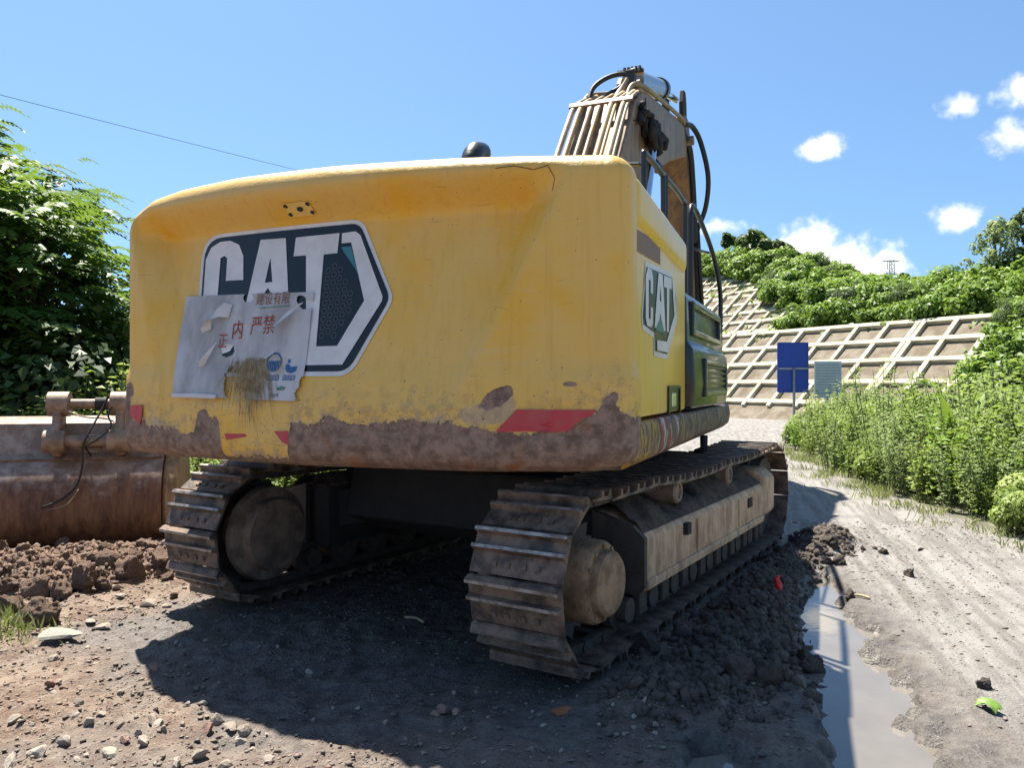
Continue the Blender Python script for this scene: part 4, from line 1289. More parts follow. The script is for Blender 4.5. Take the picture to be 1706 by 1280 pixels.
# dark glossy storage box beyond the yellow door
mb = MB()
mb.prism_y([(.95, 1.415), (1.735, 1.415), (1.755, 1.60), (1.74, 1.86), (1.70, 1.90), (1.69, 2.24), (1.65, 2.29), (.95, 2.29)], 1.84, 3.95)
sbox = up(mb.build('storage_box', M['black_panel'], bevel=.025, seg=3, auto=35))
def frame_rect(t0, t1, z0, z1, x, d=.03, w=.05):
    mb = MB()
    mb.box(x - .06, x + d, t0, t0 + w, z0, z1).box(x - .06, x + d, t1 - w, t1, z0, z1).box(x - .06, x + d, t0 + w, t1 - w, z0, z0 + w).box(x - .06, x + d, t0 + w, t1 - w, z1 - w, z1)
    mb.build('vent_frame', M['black_panel'], sbox, bevel=.012, seg=2)
frame_rect(2.0, 3.6, 1.96, 2.22, 1.695); frame_rect(2.3, 3.7, 1.50, 1.80, 1.745)
for i in range(5):
    z = 1.55 + i * .045
    MB().box(1.70, 1.765, 2.38, 3.62, z, z + .016).build('louver', M['black'], sbox)
# side skirt beam under the doors
mb = MB(); mb.prism_y([(1.35, 1.14), (1.62, 1.14), (1.70, 1.20), (1.715, 1.30), (1.70, 1.395), (1.35, 1.395)], .18, 4.5)
up(mb.build('side_skirt', M['skirt'], bevel=.02, seg=2, auto=40))
mb = MB(); mb.prism_y([(-1.35, 1.14), (-1.62, 1.14), (-1.70, 1.20), (-1.715, 1.30), (-1.70, 1.395), (-1.35, 1.395)], .18, 4.5)
up(mb.build('side_skirt', M['skirt'], bevel=.02, seg=2, auto=40))
mb = MB().box(-1.34, 1.34, .2, 4.6, 1.12, 1.35)
up(mb.build('upper_frame', M['dark']))
# little hook and step bracket under the skirt end
mb = MB().tube([(1.62, 3.25, 1.14), (1.62, 3.25, 1.02), (1.55, 3.25, .98)], .035, 8)
up(mb.build('skirt_bracket', M['dark'], smooth=True))
# --- cab on the far side
mb = MB(); mb.prism_x([(3.0, 1.40), (4.75, 1.40), (4.95, 1.75), (4.75, 2.7), (4.45, 3.02), (3.1, 3.02), (2.95, 2.7)], -1.62, -.62)
cab = up(mb.build('cab', M['black'], bevel=.05, seg=3, auto=35))
for x in (-1.63, -.61):
    MB().prism_x([(3.2, 2.05), (4.6, 1.9), (4.62, 2.62), (4.35, 2.9), (3.2, 2.9)], x - .006, x + .006).build('window', M['glass'], cab)
MB().box(-1.5, -.74, 2.93, 2.962, 2.1, 2.66).build('window', M['glass'], cab)
# --- exhaust
mb = MB().tube(smooth_path([(.09, 1.6, 2.5), (.09, 1.6, 3.22), (.09, 1.61, 3.33), (.09, 1.68, 3.41), (.09, 1.80, 3.44)], 4), [.082] * 17, 14)
up(mb.build('exhaust_pipe', M['black'], smooth=True))
# --- handrails
def rail(pts, r_=.021, n=5, name='handrail'):
    up(MB().tube(smooth_path(pts, n), r_, 8).build(name, M['black'], smooth=True))
rail([(1.5, 1.30, 2.55), (1.5, 1.30, 3.08), (1.5, 1.36, 3.15), (1.5, 1.90, 3.16), (1.5, 1.98, 3.10), (1.5, 1.98, 2.45)])
rail([(1.5, 2.07, 2.35), (1.5, 2.07, 3.10), (1.5, 2.14, 3.17), (1.5, 2.88, 3.17), (1.5, 2.97, 3.10), (1.5, 2.97, 2.2)])
rail([(1.15, 1.36, 2.6), (1.15, 1.36, 3.05), (1.25, 1.36, 3.10), (1.5, 1.36, 3.08)], .016)
rail([(1.5, 3.27, 2.2), (1.5, 3.27, 2.95), (1.5, 3.28, 3.17), (1.5, 3.42, 3.24), (1.52, 3.8, 3.16), (1.56, 4.35, 2.93), (1.6, 4.58, 2.6), (1.6, 4.62, 2.25), (1.6, 4.5, 1.4)], .024)
up(MB().tube([(1.5, 3.28, 2.83), (1.52, 4.30, 2.95)], .014, 8).build('rail_clip', M['black'], smooth=True))

# --- boom
BS = .10; BW = .345
def bp(t, z, s=0.): return (BS + s, t, z)
btop = [(3.25, 2.18), (5.10, 4.43), (5.72, 5.16), (6.05, 5.37), (6.4, 5.46), (9.35, 5.97)]
bbot = [(9.62, 5.78), (9.55, 5.50), (8.0, 5.0), (6.75, 4.50), (6.25, 4.20), (4.05, 1.95), (3.75, 1.62), (3.3, 1.7)]
mb = MB(); mb.prism_x(btop + bbot, BS - BW, BS + BW)
boom = up(mb.build('boom', M['boom'], bevel=.02, seg=2, auto=40))
for dx in (BW - .005, -BW - .012):                         # welded side stiffeners
    MB().prism_x([(6.2, 4.75), (6.6, 4.78), (6.7, 5.2), (6.3, 5.22)], BS + dx, BS + dx + .018).build('stiffener_plate', M['boom'], boom, bevel=.005)
MB().lathe_x([(BS - BW - .06, .16), (BS - BW - .06, .2), (BS + BW + .06, .2), (BS + BW + .06, .16)], 3.5, 1.85, 20).build('foot_pin', M['pin'], boom)
MB().lathe_x([(BS - .40, .09), (BS - .40, .12), (BS + .40, .12), (BS + .40, .09)], 6.35, 4.72, 18).build('cylinder_pin', M['pin'], boom)
dirv = Vector((0, .62, .733)).normalized(); nrm = Vector((0, -.766, .643))
def on_boom(t, s, lift):
    z = lerp_tab(t, [p[0] for p in btop], [p[1] for p in btop])
    return Vector((BS + s, t, z)) + nrm * lift
pipes = [(-.40, .036, 'pipe'), (-.30, .036, 'pipe2'), (-.165, .030, 'pipe'), (-.055, .028, 'pipe2'), (.09, .040, 'pipe2'), (.15, .022, 'pipe2'), (.245, .036, 'pipe'), (.30, .02, 'pipe')]
for k, (s, r_, mt) in enumerate(pipes):
    pts_ = [on_boom(3.5, s, .10), on_boom(4.6, s, .12), on_boom(5.3, s, .13), on_boom(5.62, s, .10), on_boom(5.95, s * .9 + .05, .05)]
    MB().tube(smooth_path(pts_, 5), r_, 10).build('hydraulic_pipe', M[mt], boom, smooth=True)
for t_ in (4.3, 5.6):
    a = on_boom(t_, -.46, .155); b = on_boom(t_, .36, .155)
    mb = MB(); q = dirv * .045
    mb.add([a - q, b - q, b + q, a + q, a - q - nrm * .03, b - q - nrm * .03, b + q - nrm * .03, a + q - nrm * .03],
           [(0, 1, 2, 3), (7, 6, 5, 4), (0, 4, 5, 1), (1, 5, 6, 2), (2, 6, 7, 3), (3, 7, 4, 0)])
    mb.build('pipe_clamp', M['pin'], boom, bevel=.006)
hose = lambda pts_, r_=.03, mt='rubber', n=6: MB().tube(smooth_path([bp(*p) for p in pts_], n), r_, 10).build('hose', M[mt], boom, smooth=True)
hose([(5.75, 5.25, -.28), (5.85, 5.45, -.24), (5.98, 5.60, -.10), (6.08, 5.66, .08), (6.14, 5.62, .2)], .032)
hose([(5.80, 5.25, -.10), (5.95, 5.38, -.06), (6.06, 5.48, .04), (6.1, 5.58, .14)], .028)
hose([(5.78, 5.25, -.36), (5.88, 5.36, -.32), (5.98, 5.40, -.22), (6.06, 5.42, -.06)], .03, 'pipe')
hose([(5.85, 5.26, .05), (5.98, 5.42, .09), (6.08, 5.58, .15), (6.12, 5.69, .22), (6.2, 5.70, .32)], .045, 'pipe')
hose([(5.8, 5.22, .20), (5.92, 5.40, .22), (6.02, 5.48, .27), (6.3, 5.52, .34), (7.4, 5.72, .345), (9.0, 5.99, .345), (9.3, 5.98, .35)], .032, 'pipe')
hose([(6.1, 5.44, .27), (6.6, 5.53, .29), (7.6, 5.70, .29), (8.9, 5.93, .29)], .026, 'pipe2')
hose([(6.5, 5.53, .22), (7.6, 5.68, .24), (8.9, 5.90, .24)], .022, 'pipe')
MB().box(BS + .12, BS + .24, 6.04, 6.22, 5.44, 5.70).build('hose_manifold', M['rubber'], boom, bevel=.02)
mb = MB()
for i in range(5): mb.tube([(BS + .10 + i * .05, 6.1, 5.66), (BS + .10 + i * .05, 6.12, 5.745)], .022, 6)
mb.tube([(BS + .0, 6.12, 5.70), (BS + .34, 6.14, 5.70)], .03, 8)
mb.build('hose_fittings', M['rubber'], boom)
# hoses dropping from boom to arm
hose([(9.3, 5.98, .35), (9.7, 6.05, .42), (10.0, 5.85, .52), (10.2, 5.3, .62), (10.4, 4.8, .55), (10.5, 4.4, .38)], .045)
hose([(9.35, 5.9, .30), (9.8, 5.7, .36), (10.15, 5.2, .36), (10.4, 4.4, .36), (10.5, 4.2, .34)], .05)
# tangled dark bundle hanging on the side of the boom
for k in range(20):
    c = Vector((BS + .42 + random.uniform(-.04, .08), 6.30 + random.uniform(-.5, .5), 4.92 + random.uniform(-.12, .12)))
    pp = [c + Vector((random.uniform(-.05, .05), random.uniform(-.22, .22), random.uniform(-.16, .16))) for _ in range(4)]
    MB().tube(smooth_path(pp, 4), .04, 7).build('tangled_hose', M['dark'], boom, smooth=True)
MB().tube([bp(6.42, 4.55, .40), bp(6.55, 4.50, .46)], .075, 12).build('work_lamp', M['black'], boom, smooth=True)
MB().tube(smooth_path([bp(6.2, 5.35, .36), bp(6.2, 5.1, .37), bp(6.15, 4.9, .40)], 4), .008, 5).build('lamp_wire', M['rubber'], boom)
MB().tube(smooth_path([bp(5.55, 4.85, .352), bp(5.9, 4.95, .36), bp(6.3, 4.98, .36), bp(6.5, 4.85, .37)], 4), .008, 5).build('lamp_wire', M['rubber'], boom)
# --- boom cylinders
for sgn in (-1, 1):
    a = Vector((BS + sgn * .50, 4.35, 1.50)); b = Vector((BS + sgn * .42, 6.35, 4.72)); m_ = a.lerp(b, .55)
    o = up(MB().tube([a, m_], .105, 16).build('boom_cylinder', M['arm'], smooth=False, auto=40))
    MB().tube([m_, b], .06, 14).build('rod', M['chrome'], o, auto=40)
# --- arm cylinder on top of the boom
a = Vector(bp(6.5, 5.72, .12)); m_ = Vector(bp(8.3, 6.24, .12)); b = Vector(bp(9.88, 6.62, .10))
o = up(MB().tube([a, m_], .155, 20).build('arm_cylinder', M['cyl'], auto=40))
MB().tube([m_ - (m_ - a).normalized() * .12, m_ + (m_ - a).normalized() * .05], .178, 20).build('cylinder_cap', M['black'], o, auto=40)
MB().tube([m_, b], .065, 16).build('rod', M['chrome'], o, auto=40)
mb = MB()
for s in (-.13, .13): mb.prism_x([(6.35, 5.40), (6.75, 5.46), (6.68, 5.74), (6.5, 5.78), (6.38, 5.66)], BS + .08 + s - .025, BS + .08 + s + .025)
mb.build('cylinder_bracket', M['boom'], boom)
# --- arm hanging from the boom tip
AW = .245
mb = MB(); mb.prism_x([(9.62, 6.22), (9.78, 6.30), (10.05, 6.28), (10.42, 5.75), (10.95, 4.6), (11.25, 2.62), (11.05, 2.45), (10.88, 2.6), (10.45, 4.3), (10.0, 5.25), (9.70, 5.55), (9.55, 5.85)], BS + .06 - AW, BS + .06 + AW)
arm = up(mb.build('arm', M['arm'], bevel=.025, seg=2, auto=40))
for s in (-.15, .15):
    MB().prism_x([(9.70, 6.15), (9.68, 6.5), (9.78, 6.74), (9.96, 6.76), (10.05, 6.6), (10.12, 6.2)], BS + .08 + s - .035, BS + .08 + s + .035).build('cylinder_ear', M['dark'], arm, bevel=.01)
MB().lathe_x([(BS - .3, .05), (BS - .3, .08), (BS + .45, .08), (BS + .45, .05)], 9.66, 5.80, 16).build('arm_pin', M['pin'], arm)
MB().tube([(BS + .02, 10.62, 5.5), (BS + .02, 11.2, 3.7)], .09, 14).build('bucket_cylinder', M['dark'], arm, auto=40)
MB().tube([(BS + .40, 10.45, 4.45), (BS + .40, 11.1, 2.9)], .035, 10).build('arm_pipe', M['rubber'], arm, smooth=True)
mb = MB().prism_x([(10.5, 4.5), (10.75, 4.5), (11.2, 2.6), (11.0, 2.5)], BS + .06 + AW - .002, BS + .06 + AW + .06)
mb.build('linkage_plate', M['dark'], arm, bevel=.01)

# ------------------------------------------------------------------ undercarriage
GAUGE = 2.66; SHOE_W = .56; PITCH = .246
RS = .435; ZC = .515; YR, YF = -2.03, 2.03
def track_path():
    pts_ = []
    for i in range(41):
        a = math.pi / 2 + math.pi * i / 40
        pts_.append((YR + RS * math.cos(a), ZC + RS * math.sin(a)))
    for i in range(1, 40): pts_.append((YR + (YF - YR) * i / 40, ZC - RS))
    for i in range(41):
        a = -math.pi / 2 + math.pi * i / 40
        pts_.append((YF + RS * .96 * math.cos(a), ZC + RS * math.sin(a)))
    for i in range(1, 40):
        t = i / 40; pts_.append((YF + (YR - YF) * t, ZC + RS - .035 * math.sin(math.pi * t) ** 2 - .02 * abs(math.sin(2.5 * math.pi * t))))
    return pts_
TP = track_path()
cum = [0]
for a, b in zip(TP, TP[1:] + TP[:1]): cum.append(cum[-1] + math.hypot(b[0] - a[0], b[1] - a[1]))
NS = round(cum[-1] / PITCH)
def at_path(d):
    d %= cum[-1]
    i = max(0, min(len(TP) - 1, int(np.searchsorted(cum, d, 'right') - 1)))
    a, b = TP[i], TP[(i + 1) % len(TP)]; k = (d - cum[i]) / max(1e-9, cum[i + 1] - cum[i])
    return a[0] + (b[0] - a[0]) * k, a[1] + (b[1] - a[1]) * k
def shoe_mesh():
    # profile along the chain (p) and outwards (q)
    h = PITCH / 2
    prof = [(-h - .012, .000), (-h - .012, .022), (-h + .004, .058), (-h + .022, .058), (-h + .034, .022), (-.034, .020), (-.026, .054), (-.008, .054), (.004, .018), (h - .03, .014), (h - .006, .012), (h - .006, .0)]
    mb = MB(); n = len(prof); x0 = SHOE_W / 2
    mb.add([(-x0, a, b) for a, b in prof] + [(x0, a, b) for a, b in prof],
           [tuple(range(n)), tuple(reversed(range(n, 2 * n)))] + [(i, i + n, (i + 1) % n + n, (i + 1) % n) for i in range(n)])
    for sx in (-.13, -.05, .05, .13):
        mb.box(sx - .014, sx + .014, .048, .076, .010, .026)
    o = mb.build('track_shoe', M['shoe'])
    me = o.data
    bpy.data.objects.remove(o)
    me.materials.append(M['edge'])
    for p in me.polygons:                                  # tops of the grousers are rubbed bright
        c = p.center
        if p.normal.z > .8 and c.z > .036 and abs(c.x) < .01: p.material_index = 1
    return me
SM = shoe_mesh()
def build_track(sgn):
    cx = sgn * GAUGE / 2
    mb = MB()
    for k in range(NS):
        y0, z0 = at_path(k * PITCH * cum[-1] / (NS * PITCH)); y1, z1 = at_path((k + 1) * cum[-1] / NS)
        ym, zm = (y0 + y1) / 2, (z0 + z1) / 2
        d = Vector((0, y1 - y0, z1 - z0)).normalized(); nq = Vector((0, -(ZC - zm), 0)); q = Vector((1, 0, 0)).cross(d)
        for ox in (-.10, .10):
            c = Vector((cx + ox, ym, zm)) + q * .0
            vs = []
            for a_, b_, e_ in [(i, j, l) for l in (-.05, .006) for j in (-.115, .115) for i in (-.022, .022)]:
                vs.append(c + Vector((a_, 0, 0)) + d * b_ - q * e_ * 1.0)
            mb.add(vs, [(0, 2, 3, 1), (4, 5, 7, 6), (0, 1, 5, 4), (2, 6, 7, 3), (0, 4, 6, 2), (1, 3, 7, 5)])
        e = Vector((cx, y0, z0))
        mb.tube([e + Vector((-.13, 0, 0)) - q * -.02, e + Vector((.13, 0, 0)) - q * -.02], .028, 6)
    chain = low(mb.build('track_chain', M['chain']))
    for k in range(NS):
        ds_ = k * cum[-1] / NS; y0, z0 = at_path(ds_ - .05); y1, z1 = at_path(ds_ + .05); ym, zm = at_path(ds_)
        d = Vector((0, y1 - y0, z1 - z0)).normalized(); out = Vector((1, 0, 0)).cross(d)
        # path runs rear top -> rear bottom -> front: the outward side is right of travel
        if out.dot(Vector((0, ym - max(YR, min(YF, ym)), zm - ZC))) < 0: out = -out
        rot = Matrix((Vector((1, 0, 0)), d, out)).transposed()
        if rot.determinant() < 0:
            rot = Matrix((Vector((-1, 0, 0)), d, out)).transposed()
        o = bpy.data.objects.new('track_shoe', SM); link(o, chain)
        jit = .006 * math.sin(k * 12.9)
        o.matrix_local = Matrix.Translation(Vector((cx + jit, ym, zm)) + out * .012) @ rot.to_4x4()
    # frame
    o_ = sgn
    mb = MB()
    prof = [(cx + o_ * .27, .34), (cx + o_ * .285, .38), (cx + o_ * .285, .64), (cx + o_ * .25, .68), (cx + o_ * .02, .79), (cx - o_ * .26, .79), (cx - o_ * .26, .30), (cx + o_ * .2, .30)]
    mb.prism_y(prof, -1.42, 1.45)
    fr = low(mb.build('track_frame', M['frame'], bevel=.015, seg=2, auto=40))
    fr.data.materials.append(M['dark'])                    # shade put into the colour of the inner, under and rear faces
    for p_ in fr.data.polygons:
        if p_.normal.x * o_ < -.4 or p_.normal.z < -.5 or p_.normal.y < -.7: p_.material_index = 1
    MB().prism_y([(cx + o_ * .20, .30), (cx + o_ * .30, .33), (cx + o_ * .305, .39), (cx + o_ * .20, .39)], -1.40, 1.43).build('frame_rail', M['frame'], fr, bevel=.008)
    MB().prism_y([(cx + o_ * .26, .31), (cx + o_ * .30, .36), (cx + o_ * .30, .655), (cx + o_ * .22, .73), (cx - o_ * .05, .80), (cx - o_ * .05, .31)], -1.47, -1.425).build('frame_end_plate', M['chain'], fr)
    MB().prism_y([(cx + o_ * .24, .34), (cx + o_ * .305, .40), (cx + o_ * .305, .72), (cx + o_ * .20, .80), (cx - o_ * .2, .80), (cx - o_ * .2, .34)], 1.455, 1.80).build('idler_guard', M['frame'], fr, bevel=.03, seg=2)
    for yy in (-.45, .62):
        MB().box(cx + o_ * .286 - .012, cx + o_ * .286 + .012, yy - .012, yy + .012, .40, .63).build('weld_rib', M['frame'], fr)
    MB().box(min(cx + o_ * .28, cx + o_ * .32), max(cx + o_ * .28, cx + o_ * .32), -.74, -.66, .56, .64).build('bracket', M['dark'], fr, bevel=.006)
    MB().box(min(cx + o_ * .28, cx + o_ * .30), max(cx + o_ * .28, cx + o_ * .30), .90, 1.02, .52, .60).build('bracket', M['dark'], fr, bevel=.006)
    for yy in np.linspace(-1.55, 1.55, 9):                  # bottom rollers
        MB().lathe_x([(cx - .24, .06), (cx - .24, .075), (cx - .17, .075), (cx - .16, .12), (cx - .10, .12), (cx - .09, .09), (cx + .09, .09), (cx + .10, .12), (cx + .16, .12), (cx + .17, .075), (cx + .24, .075), (cx + .24, .06)], float(yy), .235, 16).build('bottom_roller', M['chain'], fr)
    for yy in np.linspace(-1.36, 1.36, 8):                  # roller guard lugs
        MB().box(min(cx + o_ * .19, cx + o_ * .25), max(cx + o_ * .19, cx + o_ * .25), float(yy) - .06, float(yy) + .06, .17, .33).build('guard_lug', M['chain'], fr, bevel=.01)
    for yy in (-.62, .62):
        c = MB().lathe_x([(cx - .12, .05), (cx - .12, .085), (cx + .20, .085), (cx + .215, .07), (cx + .215, .05), (cx + .20, .045), (cx + .20, .02)] if o_ > 0 else
                         [(cx + .12, .05), (cx + .12, .085), (cx - .20, .085), (cx - .215, .07), (cx - .215, .05), (cx - .20, .045), (cx - .20, .02)], yy, .838, 20)
        c.build('carrier_roller', M['pin'], fr, auto=40)
    # mud lying on the frame
    n1_, n2_ = 60, 12; vs = []; fs = []
    for i in range(n1_):
        for j in range(n2_):
            yy = -1.40 + 2.84 * i / (n1_ - 1); u_ = j / (n2_ - 1); xx = cx + o_ * (.262 - .50 * u_)
            base = .672 + min(u_ / .46, 1) * .112
            bump_ = .095 * max(0, float(fbm(yy * 5, xx * 5, 4, 61)) - .30) / .4 * math.sin(math.pi * u_) ** .5
            vs.append((xx, yy, base + .004 + bump_))
    for i in range(n1_ - 1):
        for j in range(n2_ - 1): fs.append((i * n2_ + j, (i + 1) * n2_ + j, (i + 1) * n2_ + j + 1, i * n2_ + j + 1))
    make_mesh('mud_cake', vs, fs, M['caked'], fr, True)
    n1_ = 50; vs = []; fs = []                             # earth packed under the top run
    for i in range(n1_):
        yy = -1.45 + 2.9 * i / (n1_ - 1); q_ = float(fbm(yy * 4, 3.3, 3, 66)); xx = cx - o_ * .17
        vs += [(xx + .07 + .03 * q_, yy, .77), (xx + .03, yy, .85 + .05 * q_), (xx - .03, yy, .85 + .05 * q_), (xx - .08, yy, .77)]
    for i in range(n1_ - 1):
        for j in range(3): fs.append((i * 4 + j, (i + 1) * 4 + j, (i + 1) * 4 + j + 1, i * 4 + j + 1))
    make_mesh('packed_earth', vs, fs, M['caked'], fr, True)
    # final drive and idler
    s = o_
    fd = MB().lathe_x([(cx - s * .2, .12), (cx - s * .2, .22), (cx + s * .20, .23), (cx + s * .265, .228), (cx + s * .285, .215), (cx + s * .292, .180), (cx + s * .335, .176), (cx + s * .352, .158), (cx + s * .354, .05)], YR, ZC, 40)
    fdo = low(fd.build('final_drive', M['hub'], auto=35))
    for k in range(12):
        a = k * math.pi / 6
        MB().tube([(cx + s * .278, YR + .198 * math.cos(a), ZC + .198 * math.sin(a)), (cx + s * .30, YR + .198 * math.cos(a), ZC + .198 * math.sin(a))], .012, 6).build('bolt', M['hub'], fdo)
    mb = MB()
    NT_ = 22; pr = []
    for k in range(NT_ * 2):
        a = k * math.pi / NT_; rr = .405 if k % 2 else .345
        pr.append((YR + rr * math.cos(a), ZC + rr * math.sin(a)))
    mb.prism_x(pr, cx - .04, cx + .04); mb.build('sprocket', M['chain'], fdo)
    MB().lathe_x([(cx - s * .20, .33), (cx - s * .23, .345), (cx - s * .29, .335), (cx - s * .30, .26), (cx - s * .37, .25), (cx - s * .38, .05)], YR, ZC, 36).build('motor_housing', M['motor'], fdo, auto=35)
    low(MB().lathe_x([(cx - .15, .1), (cx - .15, .34), (cx - .06, .36), (cx - .05, .385), (cx + .05, .385), (cx + .06, .36), (cx + .15, .34), (cx + .15, .1)], YF, ZC, 36).build('idler_wheel', M['chain'], auto=40))
build_track(1); build_track(-1)
mb = MB().prism_x([(-1.35, .56), (-1.0, .40), (1.0, .40), (1.35, .56), (1.25, .96), (-1.25, .96)], -.98, .98)  # made bigger to fill the belly and keep light out between the tracks
body = low(mb.build('car_body', M['dark'], bevel=.03, seg=2))
for sx in (-1, 1):
    for sy in (-1, 1):
        a = Vector((sx * .6, sy * .75, .70)); b = Vector((sx * 1.12, sy * 1.15, .58)); q = Vector((0, .2, 0)); w = Vector((0, 0, .17))
        vs = [a - q - w, a + q - w, a + q + w, a - q + w, b - q - w * .8, b + q - w * .8, b + q + w * .8, b - q + w * .8]
        MB().add(vs, [(0, 1, 2, 3), (7, 6, 5, 4), (0, 4, 5, 1), (1, 5, 6, 2), (2, 6, 7, 3), (3, 7, 4, 0)]).build('cross_leg', M['dark'], body)
mb = MB(); n = 40
vs = []
for z in (.95, 1.19):
    for k in range(n): vs.append((.72 * math.cos(2 * math.pi * k / n), .72 * math.sin(2 * math.pi * k / n), z))
mb.add(vs, [tuple(range(n)), tuple(range(n, 2 * n))] + [(i, (i + 1) % n, (i + 1) % n + n, i + n) for i in range(n)])
low(mb.build('swing_ring', M['dark']))
# ------------------------------------------------------------------ poster stuck on the counterweight
P0 = Vector((-.69, 1.84))
def wrinkle(s, z): return .016 * (float(fbm(s * 7, z * 5, 4, 81, .6)) - .3)
def up_world(v):
    c, s_ = math.cos(SH), math.sin(SH)
    return Vector((S0.x + v.x * c + v.y * s_, S0.y - v.x * s_ + v.y * c, v.z))
pr_ = empty('torn_poster', up_world(Vector((-.69, face_y(-.69, 1.5), 1.5))), -SH)
tag(pr_, 'torn greyish site notice with red lettering stuck over the rear emblem', 'poster')
POFF = Vector((-.69, face_y(-.69, 1.5), 1.5))
def pf(s, z, off): return rear_fn(s, z, off + .014 + max(0, wrinkle(s, z))) - POFF
# quad corners top-left, top-right, bottom-right, bottom-left
Q = [Vector((-1.205, 2.165)), Vector((-.155, 2.14)), Vector((-.165, 1.50)), Vector((-1.19, 1.525))]
def quv(u, v): return (Q[3].lerp(Q[2], u)).lerp(Q[0].lerp(Q[1], u), v)
n1_, n2_ = 150, 100; vs = []; fs = []
def hole(u, v):
    n = float(fbm(u * 7, v * 7, 3, 85)) - .5
    return (math.hypot((u - .50) / .10, (v - .10) / .16) + n * 1.6 < 1) or (math.hypot((u - .40) / .055, (v - .46) / .06) + n * 1.4 < 1) or \
           (u > .955 + .03 * n * 4 and v < .22) or (math.hypot((u - .95) / .07, (v - .90) / .07) + n * 2 < .9) or (math.hypot((u - .53) / .04, (v - .96) / .05) + n < .9)
for j in range(n2_ + 1):
    for i in range(n1_ + 1):
        p = quv(i / n1_, j / n2_); vs.append(pf(p.x, p.y, 0))
for j in range(n2_):
    for i in range(n1_):
        if hole((i + .5) / n1_, (j + .5) / n2_): continue
        k = j * (n1_ + 1) + i; fs.append((k, k + 1, k + n1_ + 2, k + n1_ + 1))
make_mesh('sheet', vs, fs, M['paper'], pr_, True)
def flap(pts_, mat, curl, name='torn_flap'):
    """strip of torn paper: list of (centre s, z, half width vector, lift)"""
    vs = []
    for (s, z, ws, wz, lift) in pts_:
        a = pf(s - ws, z - wz, .008); b = pf(s + ws, z + wz, .008)
        a.y -= lift; b.y -= lift * curl; vs += [a, b]
    make_mesh(name, vs, [(i * 2, i * 2 + 1, i * 2 + 3, i * 2 + 2) for i in range(len(pts_) - 1)], mat, pr_, True)
flap([(-.78, 2.05, .01, .04, .0), (-.84, 2.06, .012, .045, .03), (-.90, 2.03, .03, .04, .045), (-.945, 1.975, .035, .03, .04), (-.95, 1.93, .03, .012, .02)], M['paper2'], .5)
flap([(-.215, 2.075, .004, .006, .01), (-.26, 2.035, .018, .03, .04), (-.33, 1.985, .022, .034, .055), (-.395, 1.945, .014, .02, .03)], M['paper2'], .6)
flap([(-.86, 1.86, .004, .004, .01), (-.90, 1.80, .022, .012, .03), (-.93, 1.75, .026, .012, .045), (-.95, 1.71, .014, .006, .03)], M['paper2'], .4)
flap([(-.36, 1.79, .006, .008, .03), (-.42, 1.765, .008, .012, .02), (-.47, 1.755, .004, .004, .0)], M['paper2'], .7)
flap([(-1.185, 1.53, .0, .012, .006), (-.95, 1.528, .0, .014, .012), (-.80, 1.523, .0, .012, .008)], M['paper2'], 1.0, 'folded_edge')
# fibres left by the glue
fb = MB()
for k in range(420):
    s = random.gauss(-.56, .085); z = 1.76 - abs(random.gauss(0, .12)) ; l_ = random.uniform(.04, .15); dx = (s + .60) * .35 + random.uniform(-.02, .03)
    if z < 1.50: s = -.56 + (s + .56) * .6
    a = pf(s, z, .006); b = pf(s + dx * l_ * 4, z - l_, .010); w = random.uniform(.001, .0026)
    fb.add([a + Vector((-w, 0, 0)), a + Vector((w, 0, 0)), b + Vector((w * .5, 0, 0)), b + Vector((-w * .5, 0, 0))], [(0, 1, 2, 3)])
fbo = fb.build('glue_fibres', M['fibre'], pr_); fbo['kind'] = 'stuff'
def lettering(text, s, z, size, mat, name='lettering', tilt=0.0, squeeze=1.0):
    cu = bpy.data.curves.new('t', 'FONT'); cu.body = text; cu.size = size; cu.resolution_u = 2
    o = bpy.data.objects.new('t', cu); COL.objects.link(o)
    dg = bpy.context.evaluated_depsgraph_get(); me = bpy.data.meshes.new_from_object(o.evaluated_get(dg))
    bpy.data.objects.remove(o)
    vs = [pf(s + v.co.x * squeeze - v.co.y * tilt, z + v.co.y + v.co.x * tilt, .0035) for v in me.vertices]; fs = [tuple(p.vertices) for p in me.polygons]
    bpy.data.meshes.remove(me)
    if vs: make_mesh(name, vs, fs, mat, pr_)
lettering('建设有限', -.585, 2.085, .082, M['pbrown'], squeeze=.8)
lettering('内', -.755, 1.885, .125, M['pred'], tilt=.02, squeeze=.8)
lettering('严禁', -.60, 1.905, .125, M['pred'], tilt=.03, squeeze=.75)
lettering('正', -.86, 1.83, .10, M['pred'], squeeze=.8)
decal('printed_rule', [[(-.545, 2.056), (-.32, 2.062), (-.32, 2.068), (-.545, 2.062)]], M['pgreen'], pr_, pf, .003)
def ring(cx, cz, r0, r1, n=24): return [[(cx + r1 * math.cos(2 * math.pi * k / n), cz + r1 * math.sin(2 * math.pi * k / n)) for k in range(n)], [(cx + r0 * math.cos(2 * math.pi * k / n), cz + r0 * math.sin(2 * math.pi * k / n)) for k in range(n)]]
decal('safety_pictogram', ring(-.388, 1.73, .047, .057), M['pblue'], pr_, pf, .003)
decal('safety_pictogram', [[(-.43, 1.735), (-.345, 1.735), (-.35, 1.70), (-.37, 1.685), (-.405, 1.685), (-.425, 1.70)]], M['pblue'], pr_, pf, .003)
decal('safety_pictogram', [[(-.30, 1.715), (-.275, 1.715), (-.262, 1.70), (-.215, 1.703), (-.222, 1.675), (-.25, 1.662), (-.285, 1.668), (-.302, 1.69)]], M['pblue'], pr_, pf, .003)
decal('safety_pictogram', [[(-.285, 1.745), (-.270, 1.745), (-.268, 1.722), (-.29, 1.722)]], M['pblue'], pr_, pf, .003)
